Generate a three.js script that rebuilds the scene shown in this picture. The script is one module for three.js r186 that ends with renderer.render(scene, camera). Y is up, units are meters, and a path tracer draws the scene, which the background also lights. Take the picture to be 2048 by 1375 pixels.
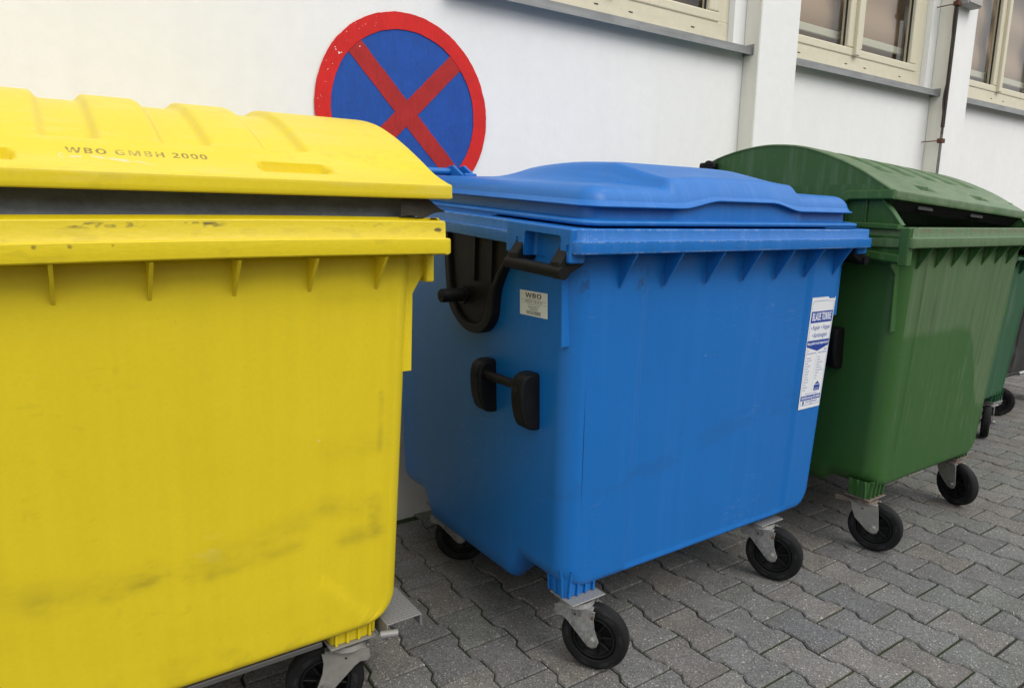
import * as THREE from 'three';
import { RoundedBoxGeometry } from 'three/addons/geometries/RoundedBoxGeometry.js';
import { mergeGeometries } from 'three/addons/utils/BufferGeometryUtils.js';
import { Brush, Evaluator, SUBTRACTION } from 'three-bvh-csg';

// ------------------------------------------------------------------ camera
const scene = new THREE.Scene();
const camera = new THREE.PerspectiveCamera(2 * Math.atan(687.5 / 1400) * 180 / Math.PI, 2048 / 1375, 0.05, 400);
const CAM = new THREE.Vector3(0, 1.3028, 0);
camera.position.copy(CAM);
camera.up.set(0.09057, 0.98328, -0.15795);
camera.lookAt(CAM.x + 0.559853, CAM.y - 0.181439, CAM.z - 0.808483);
camera.updateMatrixWorld(true); camera.updateProjectionMatrix();

// ------------------------------------------------------------------ sky, sun, exposure
const renderer = new THREE.WebGLRenderer({ antialias: true });
renderer.toneMapping = THREE.LinearToneMapping;
renderer.toneMappingExposure = 1.36;
renderer.shadowMap.enabled = true;
{
  const W = 256, H = 128, d = new Float32Array(W * H * 4);
  for (let j = 0; j < H; j++) for (let i = 0; i < W; i++) {
    const el = ((j + 0.5) / H - 0.5) * Math.PI;                 // -90..90 degrees, row 0 at the nadir
    const s = Math.max(0, Math.sin(el));
    const c = 0.93 + 0.07 * Math.sin(i / W * Math.PI * 6 + 1.3 * Math.sin(el * 5)) * Math.cos(el);
    const b = (0.95 + 0.17 * s) * c * 1.0, k = (j * W + i) * 4;
    d[k] = b * 0.985; d[k + 1] = b * 1.0; d[k + 2] = b * 1.02; d[k + 3] = 1;
  }
  const t = new THREE.DataTexture(d, W, H, THREE.RGBAFormat, THREE.FloatType);
  t.mapping = THREE.EquirectangularReflectionMapping; t.magFilter = THREE.LinearFilter; t.minFilter = THREE.LinearFilter; t.needsUpdate = true;
  scene.background = t; scene.environment = t;
}
const sun = new THREE.DirectionalLight(0xfff8f0, 1.2);
sun.position.set(1.5 + 2.2, 9.4, -1.5 + 8.4); sun.target.position.set(1.5, 0, -1.5);
sun.castShadow = true; sun.shadow.radius = 64;
Object.assign(sun.shadow.camera, { left: -9, right: 9, top: 9, bottom: -9, near: 0.5, far: 40 }); sun.shadow.mapSize.set(2048, 2048);
scene.add(sun, sun.target);

// ------------------------------------------------------------------ helpers
let seed = 7;
const rnd = () => { seed = (seed * 1664525 + 1013904223) >>> 0; return seed / 4294967296; };
const R = (a, b) => a + (b - a) * rnd();
const clamp = (v, a = 0, b = 1) => Math.min(b, Math.max(a, v));
const sst = (a, b, v) => { const t = clamp((v - a) / (b - a)); return t * t * (3 - 2 * t); };
const lerp = (a, b, t) => a + (b - a) * t;
const hash = (x, y, s) => { let h = (x * 374761393 + y * 668265263 + s * 1442695041) | 0; h = Math.imul(h ^ (h >>> 13), 1274126177); h ^= h >>> 16; return (h >>> 0) / 4294967296; };
const mod = (a, n) => ((a % n) + n) % n;
function vn(x, y, p, s) {                       // value noise, repeats every p cells
  const xi = Math.floor(x), yi = Math.floor(y), fx = x - xi, fy = y - yi;
  const u = fx * fx * (3 - 2 * fx), v = fy * fy * (3 - 2 * fy);
  const x0 = mod(xi, p), x1 = mod(xi + 1, p), y0 = mod(yi, p), y1 = mod(yi + 1, p);
  return lerp(lerp(hash(x0, y0, s), hash(x1, y0, s), u), lerp(hash(x0, y1, s), hash(x1, y1, s), u), v);
}
const fbm = (x, y, p, s, o = 4) => { let a = 0.5, f = 0, n = 0; for (let i = 0; i < o; i++) { f += a * vn(x, y, p, s + i); n += a; x *= 2; y *= 2; p *= 2; a *= 0.55; } return f / n; };
const lin2s = (v) => { v = clamp(v); return v <= 0.0031308 ? v * 12.92 : 1.055 * Math.pow(v, 1 / 2.4) - 0.055; };
function dataTex(w, h, fn, { srgb = true, rep = null } = {}) {      // fn(u, v) -> linear [r, g, b]
  const d = new Uint8Array(w * h * 4);
  for (let j = 0; j < h; j++) for (let i = 0; i < w; i++) {
    const c = fn((i + 0.5) / w, (j + 0.5) / h), k = (j * w + i) * 4;
    for (let q = 0; q < 3; q++) d[k + q] = Math.round(255 * (srgb ? lin2s(c[q]) : clamp(c[q])));
    d[k + 3] = 255;
  }
  const t = new THREE.DataTexture(d, w, h); t.magFilter = THREE.LinearFilter; t.minFilter = THREE.LinearMipmapLinearFilter; t.generateMipmaps = true;
  t.wrapS = t.wrapT = THREE.RepeatWrapping; if (srgb) t.colorSpace = THREE.SRGBColorSpace; if (rep) t.repeat.set(rep[0], rep[1]);
  t.needsUpdate = true; return t;
}
function canvas(w, h, draw) { const c = document.createElement('canvas'); c.width = w; c.height = h; const g = c.getContext('2d'); draw(g, w, h); return { c, g, px: g.getImageData(0, 0, w, h).data, w, h }; }
function canvasTex(w, h, draw) { const t = new THREE.CanvasTexture(canvas(w, h, draw).c); t.colorSpace = THREE.SRGBColorSpace; t.anisotropy = 8; t.needsUpdate = true; return t; }
const cvAt = (cv, u, v, ch) => { const x = clamp(Math.floor(u * cv.w), 0, cv.w - 1), y = clamp(Math.floor((1 - v) * cv.h), 0, cv.h - 1); return cv.px[(y * cv.w + x) * 4 + ch] / 255; };

const taken = {};
function numbered(n) { if (!(n in taken)) { taken[n] = 0; return n; } taken[n]++; return `${n}_${String(taken[n]).padStart(3, '0')}`; }
function mesh(name, geo, mat, parent) { const m = new THREE.Mesh(geo, mat); m.name = name; m.castShadow = m.receiveShadow = true; parent.add(m); return m; }
function thing(name, label, category, x = 0, y = 0, z = 0, ry = 0, group) {
  const o = new THREE.Group(); o.name = numbered(name); o.position.set(x, y, z); o.rotation.y = ry;
  o.userData = { label, category }; if (group) o.userData.group = group; scene.add(o); return o;
}
const plain = (g) => { g = g.index ? g.toNonIndexed() : g; for (const k of Object.keys(g.attributes)) if (!['position', 'normal', 'uv'].includes(k)) g.deleteAttribute(k); return g; };
const merge = (gs) => mergeGeometries(gs.map(plain));
const at = (g, x, y, z) => g.translate(x, y, z);
const rbox = (w, h, d, r, x = 0, y = 0, z = 0, s = 2) => new RoundedBoxGeometry(w, h, d, s, Math.min(r, w / 2.01, h / 2.01, d / 2.01)).translate(x, y, z);
function cyl(r0, r1, h, n = 24) { return new THREE.CylinderGeometry(r0, r1, h, n); }
function bar(a, b, r, n = 14) { const A = new THREE.Vector3(...a), B = new THREE.Vector3(...b), d = B.clone().sub(A), g = new THREE.CylinderGeometry(r, r, d.length(), n); g.applyQuaternion(new THREE.Quaternion().setFromUnitVectors(new THREE.Vector3(0, 1, 0), d.normalize())); return g.translate((A.x + B.x) / 2, (A.y + B.y) / 2, (A.z + B.z) / 2); }
function grid(nu, nv, fn, { flip = false, closeU = false } = {}) {      // fn(i, j) -> [x, y, z, u, v]
  const P = [], U = [], I = [];
  for (let j = 0; j <= nv; j++) for (let i = 0; i <= nu; i++) { const q = fn(i, j); P.push(q[0], q[1], q[2]); U.push(q[3] ?? i / nu, q[4] ?? j / nv); }
  const W = nu + 1;
  for (let j = 0; j < nv; j++) for (let i = 0; i < nu; i++) { const a = j * W + i, b = a + 1, c = a + W, d = c + 1; if (flip) I.push(a, c, b, b, c, d); else I.push(a, b, c, b, d, c); }
  const g = new THREE.BufferGeometry();
  g.setAttribute('position', new THREE.Float32BufferAttribute(P, 3)); g.setAttribute('uv', new THREE.Float32BufferAttribute(U, 2)); g.setIndex(I); g.computeVertexNormals();
  if (closeU) { const n = g.attributes.normal; for (let j = 0; j <= nv; j++) { const a = j * W, b = a + nu; const v = new THREE.Vector3(n.getX(a) + n.getX(b), n.getY(a) + n.getY(b), n.getZ(a) + n.getZ(b)).normalize(); n.setXYZ(a, v.x, v.y, v.z); n.setXYZ(b, v.x, v.y, v.z); } }
  return g;
}
// outline of [z, y] points, pulled out along x from x0 to x1 with small bevels
function slabX(pts, x0, x1, bevel = 0.002, holes = []) {
  const s = new THREE.Shape(pts.map(([z, y]) => new THREE.Vector2(-z, y)));
  for (const h of holes) s.holes.push(new THREE.Path(h.map(([z, y]) => new THREE.Vector2(-z, y))));
  const g = new THREE.ExtrudeGeometry(s, { depth: Math.abs(x1 - x0) - 2 * bevel, bevelEnabled: bevel > 0, bevelThickness: bevel, bevelSize: bevel, bevelOffset: -bevel, bevelSegments: 2, curveSegments: 10 });
  g.rotateY(Math.PI / 2);                       // shape x -> -z, depth z -> +x
  return g.translate(Math.min(x0, x1) + bevel, 0, 0);
}
// outline of [x, y] points, pulled out along z
function slabZ(pts, z0, z1, bevel = 0.002, holes = []) {
  const s = new THREE.Shape(pts.map(([x, y]) => new THREE.Vector2(x, y)));
  for (const h of holes) s.holes.push(new THREE.Path(h.map(([x, y]) => new THREE.Vector2(x, y))));
  return new THREE.ExtrudeGeometry(s, { depth: Math.abs(z1 - z0) - 2 * bevel, bevelEnabled: bevel > 0, bevelThickness: bevel, bevelSize: bevel, bevelOffset: -bevel, bevelSegments: 2, curveSegments: 10 }).translate(0, 0, Math.min(z0, z1) + bevel);
}
function smooth(pts, n) { const c = new THREE.CatmullRomCurve3(pts.map(([a, b]) => new THREE.Vector3(a, b, 0)), false, 'centripetal'); return c.getSpacedPoints(n).map((p) => [p.x, p.y]); }
const evaluator = new Evaluator(); evaluator.useGroups = false; evaluator.attributes = ['position', 'normal', 'uv'];
function cut(base, ...tools) { let b = new Brush(plain(base)); b.updateMatrixWorld(); for (const t of tools) { const q = new Brush(plain(t)); q.updateMatrixWorld(); b = evaluator.evaluate(b, q, SUBTRACTION); } return b.geometry; }
const std = (o) => new THREE.MeshStandardMaterial(o);
const lin = (r, g, b) => new THREE.Color().setRGB(r, g, b);

// ------------------------------------------------------------------ shared fine relief
const grainTex = dataTex(512, 512, (u, v) => { const n = 0.5 * fbm(u * 64, v * 64, 64, 11, 3) + 0.5 * fbm(u * 12, v * 12, 12, 15, 3); return [n, n, n]; }, { srgb: false });
const stuccoTex = dataTex(1024, 1024, (u, v) => { const n = 0.45 * fbm(u * 8, v * 8, 8, 21, 5) + 0.35 * fbm(u * 90, v * 90, 90, 25, 3) + 0.2 * fbm(u * 28, v * 28, 28, 29, 2); return [n, n, n]; }, { srgb: false, rep: [0.5, 0.5] });
const wallTex = dataTex(1024, 1024, (u, v) => {
  const a = fbm(u * 5, v * 5, 5, 31, 5), b = fbm(u * 60, v * 60, 60, 37, 3), st = fbm(u * 40, v * 3, 40, 41, 3);
  let k = 0.955 + 0.07 * (a - 0.5) + 0.04 * (b - 0.5) + 0.03 * (st - 0.5);
  const sp = vn(u * 200, v * 200, 200, 43); if (sp > 0.985) k *= 0.93;
  return [0.88 * k, 0.89 * k, 0.885 * k];
}, { rep: [0.4, 0.4] });

// ------------------------------------------------------------------ ground and paving
{
  const dirt = dataTex(1024, 1024, (u, v) => {
    const a = fbm(u * 7, v * 7, 7, 51, 5), b = fbm(u * 120, v * 120, 120, 57, 2), m = sst(0.42, 0.58, fbm(u * 5, v * 5, 5, 61, 4));
    const k = 0.6 + 0.5 * a + 0.6 * (b - 0.5);
    return [lerp(0.030, 0.024, m) * k, lerp(0.028, 0.042, m) * k, lerp(0.025, 0.010, m) * k];
  }, { rep: [0.5, 0.5] });
  const g = new THREE.PlaneGeometry(200, 200).rotateX(-Math.PI / 2); g.translate(0, -0.0095, 0);
  const uv = g.attributes.uv, p = g.attributes.position; for (let i = 0; i < uv.count; i++) uv.setXY(i, p.getX(i), p.getZ(i));
  const ground = mesh('ground', g, std({ map: dirt, roughness: 1 }), scene); ground.userData = { kind: 'structure', label: 'dark sand and moss bed under the paving stones', category: 'ground' };
}
const pavement = new THREE.Group(); pavement.name = 'pavement'; pavement.userData = { kind: 'structure', label: 'yard of grey interlocking concrete paving stones in front of the white wall', category: 'pavement' }; scene.add(pavement);
{
  const stone = dataTex(1024, 1024, (u, v) => {
    const a = fbm(u * 6, v * 6, 6, 71, 4), f = fbm(u * 150, v * 150, 150, 77, 2), s1 = vn(u * 230, v * 230, 230, 81), s2 = vn(u * 130 + 9, v * 130, 130, 83);
    let k = 0.78 + 0.36 * (a - 0.5) + 0.75 * (f - 0.5);
    if (s1 > 0.80) k *= 1 + 2.6 * (s1 - 0.80) / 0.2; if (s2 > 0.86) k *= 1 + 2.2 * (s2 - 0.86) / 0.14; if (s2 < 0.12) k *= 0.6;
    const w = 0.06 * (fbm(u * 9, v * 9, 9, 87, 3) - 0.5);
    return [0.178 * k * (1 + w), 0.177 * k, 0.168 * k * (1 - w)];
  });
  const rel = dataTex(512, 512, (u, v) => { const n = 0.6 * vn(u * 230, v * 230, 230, 81) + 0.4 * fbm(u * 100, v * 100, 100, 91, 2); return [n, n, n]; }, { srgb: false });
  const mats = [[1, 1, 1], [0.86, 0.86, 0.88], [1.1, 1.06, 1.02], [0.94, 0.97, 0.93], [1.0, 0.95, 0.9]].map((c) => std({ map: stone, bumpMap: rel, bumpScale: 0.0025, roughness: 0.88, color: lin(...c) }));
  const PX = 0.149, PZ = 0.203, J = 0.0032, wide = 0.0835 - J, nar = 0.0655 - J, hz = PZ / 2 - 0.0038;
  const O = [[-wide, -hz], [wide, -hz], [wide, -0.062], [nar, -0.038], [nar, 0.038], [wide, 0.062], [wide, hz], [-wide, hz], [-wide, 0.062], [-nar, 0.038], [-nar, -0.038], [-wide, -0.062]];
  function paver(uo, vo) {
    const tri = THREE.ShapeUtils.triangulateShape(O.map(([x, z]) => new THREE.Vector2(x, z)), []);
    const inset = (k) => { const n = O.length, a = O[(k + n - 1) % n], b = O[k], c = O[(k + 1) % n]; const n1 = new THREE.Vector2(b[1] - a[1], a[0] - b[0]).normalize(), n2 = new THREE.Vector2(c[1] - b[1], b[0] - c[0]).normalize(); const m = n1.add(n2).normalize(); return [b[0] - m.x * 0.0045, b[1] - m.y * 0.0045]; };
    const T = O.map((_, k) => inset(k)), P = [], U = [];
    const put = (x, y, z) => { P.push(x, y, z); U.push((x + uo) / 0.55, (z + vo + y) / 0.55); };
    for (const [a, b, c] of tri) { put(T[a][0], 0, T[a][1]); put(T[c][0], 0, T[c][1]); put(T[b][0], 0, T[b][1]); }
    const ring = (A, ya, B, yb) => { for (let k = 0; k < O.length; k++) { const l = (k + 1) % O.length; put(A[k][0], ya, A[k][1]); put(A[l][0], ya, A[l][1]); put(B[k][0], yb, B[k][1]); put(A[l][0], ya, A[l][1]); put(B[l][0], yb, B[l][1]); put(B[k][0], yb, B[k][1]); } };
    ring(T, 0, O, -0.0045); ring(O, -0.0045, O, -0.04);
    const g = new THREE.BufferGeometry(); g.setAttribute('position', new THREE.Float32BufferAttribute(P, 3)); g.setAttribute('uv', new THREE.Float32BufferAttribute(U, 2)); g.computeVertexNormals(); return g;
  }
  const geos = Array.from({ length: 8 }, () => paver(R(0, 5), R(0, 5)));
  const spots = [], q = new THREE.Vector3();
  for (let i = -32; i <= 62; i++) for (let k = -6; k <= 26; k++) {
    const x = 1.818 + PX * i, z = -1.6575 + PZ * k + (Math.abs(i) % 2 ? PZ / 2 : 0);
    if (z < -2.66 || z > 3) continue;
    q.set(x, 0, z).project(camera);
    const seen = Math.abs(q.x) < 1.04 && Math.abs(q.y) < 1.06 && q.z < 1 && !(x < 0.62 && z < -0.9);
    spots.push({ x, z, d: seen ? Math.hypot(x, z, 1.3) : 99 });
  }
  spots.sort((a, b) => a.d - b.d);
  const near = spots.filter((s) => s.d < 99).slice(0, 298), rest = spots.slice(near.length);
  const dummy = new THREE.Object3D();
  const pose = (o, s) => { o.position.set(s.x + R(-0.0012, 0.0012), R(-0.0028, 0), s.z + R(-0.0014, 0.0014)); o.rotation.set(R(-0.009, 0.009), R(-0.008, 0.008) + (rnd() < 0.5 ? Math.PI : 0), R(-0.009, 0.009)); };
  near.forEach((s, n) => { const m = mesh(n ? `paver_${String(n).padStart(3, '0')}` : 'paver', geos[Math.floor(rnd() * 8)], mats[Math.floor(rnd() * 5)], pavement); pose(m, s); });
  const im = new THREE.InstancedMesh(geos[0], mats[0], rest.length); im.name = 'far_pavers'; im.userData.kind = 'stuff'; im.castShadow = im.receiveShadow = true;
  const cc = new THREE.Color();
  rest.forEach((s, n) => { pose(dummy, s); dummy.updateMatrix(); im.setMatrixAt(n, dummy.matrix); const b = R(0.85, 1.1); im.setColorAt(n, cc.setRGB(b, b * R(0.96, 1), b * R(0.92, 1))); });
  pavement.add(im);
}

// ------------------------------------------------------------------ building with windows
const WZ = -2.62;
const plasterM = std({ map: wallTex, bumpMap: stuccoTex, bumpScale: 0.0016, roughness: 0.92 });
const creamPlasterM = std({ color: lin(0.80, 0.775, 0.68), bumpMap: stuccoTex, bumpScale: 0.004, roughness: 0.9 });
const frameM = std({ map: dataTex(512, 512, (u, v) => { const a = fbm(u * 6, v * 6, 6, 101, 4), s = fbm(u * 60, v * 4, 60, 105, 3); const k = 0.93 + 0.1 * (a - 0.5) + 0.1 * (s - 0.5); return [0.70 * k, 0.655 * k, 0.50 * k]; }), roughness: 0.5 });
const glassM = new THREE.MeshPhysicalMaterial({ color: 0xffffff, roughness: 0.02, transmission: 1, thickness: 0, ior: 1.5 });
const blindM = std({ color: lin(0.30, 0.215, 0.135), roughness: 0.8, bumpMap: grainTex, bumpScale: 0.001 });
const reflectionBandM = std({ color: lin(0.42, 0.42, 0.32), roughness: 0.7 });  // greenish tone of a reflection in the panes, put into a colour
const gasketM = std({ color: lin(0.012, 0.012, 0.012), roughness: 0.6 });
const sillM = std({ map: dataTex(512, 256, (u, v) => { const a = fbm(u * 10, v * 10, 10, 111, 4), s = fbm(u * 70, v * 5, 70, 115, 3); const k = 0.85 + 0.4 * (a - 0.5) + 0.35 * (s - 0.5); return [0.30 * k, 0.31 * k, 0.31 * k]; }), roughness: 0.45, metalness: 0.3 });
const building = thing('building', 'long white plastered building wall with cream framed windows behind the bins', 'building', 0, 0, WZ);
const WIN = [1.505, 3.59, 5.675];              // left edges of the window openings
{
  const x0 = -8, x1 = 12, top = 5.2, y0 = 2.2, y1 = 3.35;
  // wall pieces butt together: below, above and between the openings
  const boxes = [[x0, x1, -0.3, y0], [x0, x1, y1, top]];
  let px = x0; for (const w of WIN) { boxes.push([px, w, y0, y1]); px = w + 1.72; } boxes.push([px, x1, y0, y1]);
  const gs = boxes.map(([a, b, c, d]) => { const g = new THREE.BoxGeometry(b - a, d - c, 0.3).translate((a + b) / 2, (c + d) / 2, -0.15); const uv = g.attributes.uv, p = g.attributes.position, n = g.attributes.normal; for (let i = 0; i < uv.count; i++) uv.setXY(i, p.getX(i) + (Math.abs(n.getX(i)) > 0.5 ? p.getZ(i) : 0), p.getY(i) + (Math.abs(n.getY(i)) > 0.5 ? p.getZ(i) : 0)); return g; });
  mesh('wall', merge(gs), plasterM, building);
  mesh('back_wall', new THREE.BoxGeometry(x1 - x0, top, 0.3).translate((x0 + x1) / 2, top / 2, -5), plasterM, building);
  for (const x of [x0 + 0.15, x1 - 0.15]) mesh('side_wall', new THREE.BoxGeometry(0.296, top - 0.004, 4.54).translate(x, top / 2, -2.575), plasterM, building);
  mesh('roof', new THREE.BoxGeometry(x1 - x0 + 0.2, 0.25, 5.5).translate((x0 + x1) / 2, top + 0.127, -2.55), std({ color: lin(0.16, 0.15, 0.14), roughness: 0.9 }), building);
  for (const [a, b] of [[3.325, 3.66], [5.41, 5.745], [7.5, 7.83]]) {
    const g = rbox(b - a, top + 0.3, 0.16, 0.006, (a + b) / 2, top / 2 - 0.15, 0.02);
    const uv = g.attributes.uv, p = g.attributes.position; for (let i = 0; i < uv.count; i++) uv.setXY(i, p.getX(i) * 1.01 + p.getZ(i) + 0.37, p.getY(i));
    mesh('pier', g, plasterM, building); mesh('pier_side', rbox(0.006, top - 0.01, 0.094, 0.001, a - 0.003, top / 2, 0.05), creamPlasterM, building);
  }
  for (const w of WIN) {
    const win = new THREE.Group(); win.name = 'window'; win.position.set(w, 0, 0); building.add(win);
    const W = 1.72, m = W / 2, fz = -0.04;
    const f = [rbox(W, 0.11, 0.07, 0.006, W / 2, 2.275, fz - 0.035 + 0.004), rbox(W, 0.08, 0.07, 0.006, W / 2, 3.308, fz - 0.031), rbox(0.09, 0.94, 0.07, 0.006, 0.045, 2.798, fz - 0.0325), rbox(0.09, 0.94, 0.07, 0.006, W - 0.045, 2.798, fz - 0.0325)];
    mesh('window_frame', merge(f), frameM, win);
    for (const [a, b] of [[0.082, m - 0.002], [m + 0.002, W - 0.082]]) {
      const s = 0.082, yb = 2.322, yt = 3.275, z = fz - 0.02;
      const ss = [rbox(b - a, s * 0.62, 0.06, 0.01, (a + b) / 2, yb + s * 0.31, z), rbox(b - a, s, 0.06, 0.01, (a + b) / 2, yt - s / 2, z), rbox(s, yt - yb - 0.10, 0.058, 0.01, a + s / 2, (yb + yt) / 2, z), rbox(s, yt - yb - 0.10, 0.058, 0.01, b - s / 2, (yb + yt) / 2, z)];
      mesh('sash', merge(ss), frameM, win);
      const pw = b - a - 2 * s + 0.012, pc = (a + b) / 2, ph = yt - yb - 1.62 * s + 0.012, py = yb + 0.62 * s - 0.006 + ph / 2;
      mesh('glass_pane', new THREE.PlaneGeometry(pw, ph).translate(pc, py, z - 0.012), glassM, win);
      mesh('gasket', merge([rbox(0.007, ph, 0.012, 0.002, pc + pw / 2 - 0.008, py, z + 0.0), rbox(pw, 0.005, 0.012, 0.002, pc, py + ph / 2 - 0.004, z)]), gasketM, win);
      const bl = mesh('roller_blind', grid(2, 60, (i, j) => { const y = yb + j / 60 * (yt - yb); return [pc - 0.42 + i * 0.42, y, z - 0.1 - 0.012 * Math.sin(y * 19), i, j / 10]; }), blindM, win);
      mesh('reflection_strip', rbox(0.84, 0.05, 0.02, 0.008, pc, yb + 0.135 + (a > 0.5 ? 0.01 : 0), z - 0.07), reflectionBandM, win);  // pale strip behind the glass standing in for a reflected band
    }
    mesh('mullion', rbox(0.05, 0.95, 0.03, 0.008, m, 2.8, fz + 0.018), frameM, win);
    for (const dx of [0.28, 0.78, 1.0, 1.44]) mesh('drain_slot', rbox(0.026, 0.005, 0.003, 0.001, dx, 2.272, fz + 0.0048), gasketM, win);
    const sl = slabX([[-0.06, 2.222], [0.06, 2.207], [0.062, 2.168], [0.059, 2.168], [0.055, 2.2], [-0.06, 2.214]], -0.03, W + 0.09, 0.001); mesh('window_sill', sl, sillM, win);
    for (const sx of [-0.036, W + 0.094]) mesh('sill_end', rbox(0.012, 0.055, 0.07, 0.002, sx, 2.195, 0.034), sillM, win);
  }
}

// round no-stopping sign painted on the wall
{
  const sg = thing('no_stopping_sign', 'round red and blue no stopping sign with red cross painted on the white wall', 'sign', 1.287, 1.69, WZ);
  const Ro = 0.371, Ri = 0.309;
  const wob = (a, s) => 0.0022 * (vn(a * 9, 3, 1000, s) - 0.5) + 0.002 * (vn(a * 40, 8, 1000, s) - 0.5);
  const disc = (r0, r1, z) => grid(160, r0 > 0 ? 4 : 6, (i, j) => { const a = i / 160 * Math.PI * 2, w = i === 160 ? 0 : a, k = lerp(r0, r1, j / (r0 > 0 ? 4 : 6)), rr = k + (j === (r0 > 0 ? 4 : 6) ? wob(w, 5) : j === 0 && r0 > 0 ? wob(w, 9) : 0); return [rr * Math.cos(a), rr * Math.sin(a), z, 0.5 + rr * Math.cos(a) * 1.3, 0.5 + rr * Math.sin(a) * 1.3]; }, { flip: true });
  const cv = canvas(1024, 1024, (g, W) => {        // chips in the paint
    g.fillStyle = '#000'; g.fillRect(0, 0, W, W); g.fillStyle = '#fff';
    const put = (x, y, r) => { g.beginPath(); for (let k = 0; k < 9; k++) { const a = k / 9 * 6.283, q = r * R(0.5, 1.3); g.lineTo((0.5 + x * 1.3) * W + Math.cos(a) * q, (0.5 - y * 1.3) * W + Math.sin(a) * q * 0.8); } g.fill(); };
    put(-0.272, 0.19, 7); put(-0.284, 0.2, 4.5); put(-0.262, 0.192, 3.5); put(-0.19, 0.223, 4); put(-0.286, 0.208, 4);
    for (let k = 0; k < 26; k++) { const a = R(1.9, 3.6), r = R(0.33, 0.37); put(r * Math.cos(a), r * Math.sin(a), R(0.8, 2.4)); }
    for (let k = 0; k < 8; k++) { const a = R(0, 6.3), r = R(0.05, 0.37); put(r * Math.cos(a), r * Math.sin(a), R(0.6, 1.4)); }
  });
  const paint = (c, amp, s) => std({ map: dataTex(1024, 1024, (u, v) => { const ch = cvAt(cv, u, v, 0), n = 1 + amp * (fbm(u * 14, v * 14, 14, s, 4) - 0.5) + amp * 0.8 * (fbm(u * 130, v * 20, 130, s + 5, 2) - 0.5); return [lerp(c[0] * n, 0.78, ch), lerp(c[1] * n, 0.77, ch), lerp(c[2] * n, 0.75, ch)]; }), roughness: 0.8, bumpMap: grainTex, bumpScale: 0.0012 });
  const red = paint([0.62, 0.011, 0.008], 0.22, 201), dark = paint([0.40, 0.014, 0.012], 0.3, 221), blue = paint([0.006, 0.070, 0.35], 0.25, 241);
  mesh('blue_field', disc(0, Ri + 0.008, 0.003), blue, sg);
  const bars = [];
  for (const [ang, z] of [[-47 * Math.PI / 180, 0.0046], [44 * Math.PI / 180, 0.0052]]) {
    const c = Math.cos(ang), s = Math.sin(ang);
    const g = grid(40, 2, (i, j) => { const t = lerp(-Ri - 0.006, Ri + 0.006, i / 40), w = (j - 1) * 0.0345 + wob(t * 4 + j * 7, 13); const x = t * c - w * s, y = t * s + w * c; return [x, y, z, 0.5 + x * 1.3, 0.5 + y * 1.3]; });
    mesh('red_bar', g, dark, sg);
  }
  mesh('red_ring', disc(Ri, Ro, 0.0062), red, sg);
}

// lightning rod with clip
{
  const rod = thing('lightning_rod', 'thin dark conduit pole with cable running up the wall right of the second window', 'conduit', 5.372, 0, WZ + 0.125);
  const rustM = std({ color: lin(0.10, 0.035, 0.018), roughness: 0.8 }), pipeM = std({ color: lin(0.20, 0.20, 0.19), roughness: 0.5, metalness: 0.6 }), cabM = std({ color: lin(0.03, 0.024, 0.02), roughness: 0.7 });
  mesh('lower_pipe', bar([0, 0, 0], [0, 1.95, 0], 0.0095), pipeM, rod);
  mesh('upper_pipe', bar([0, 1.95, 0], [0, 4.2, 0], 0.0125), cabM, rod);
  const pts = []; for (let k = 0; k <= 40; k++) pts.push(new THREE.Vector3(-0.0155 + 0.005 * Math.sin(k * 1.1), 1.9 + k * 0.055, 0.008 * Math.cos(k * 0.7)));
  mesh('cable', new THREE.TubeGeometry(new THREE.CatmullRomCurve3(pts), 120, 0.0045, 8), std({ color: lin(0.05, 0.032, 0.024), roughness: 0.8 }), rod);
  for (const y of [1.86, 2.76, 0.6]) mesh('wall_clip', merge([rbox(0.05, 0.03, 0.035, 0.004, 0, y, 0), bar([-0.012, y, 0], [-0.012, y, -0.13], 0.0035)]), rustM, rod);
  const jb = thing('junction_box', 'small grey metal box at the top of the pole', 'junction box', 5.51, 2.76, WZ + 0.1);
  mesh('box', rbox(0.2, 0.2, 0.07, 0.008, 0.01, 0.1, 0.037), std({ color: lin(0.34, 0.34, 0.33), roughness: 0.6 }), jb);
  mesh('lid', rbox(0.18, 0.18, 0.008, 0.003, 0.01, 0.1, 0.075), std({ color: lin(0.40, 0.40, 0.39), roughness: 0.6 }), jb);
}
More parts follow.
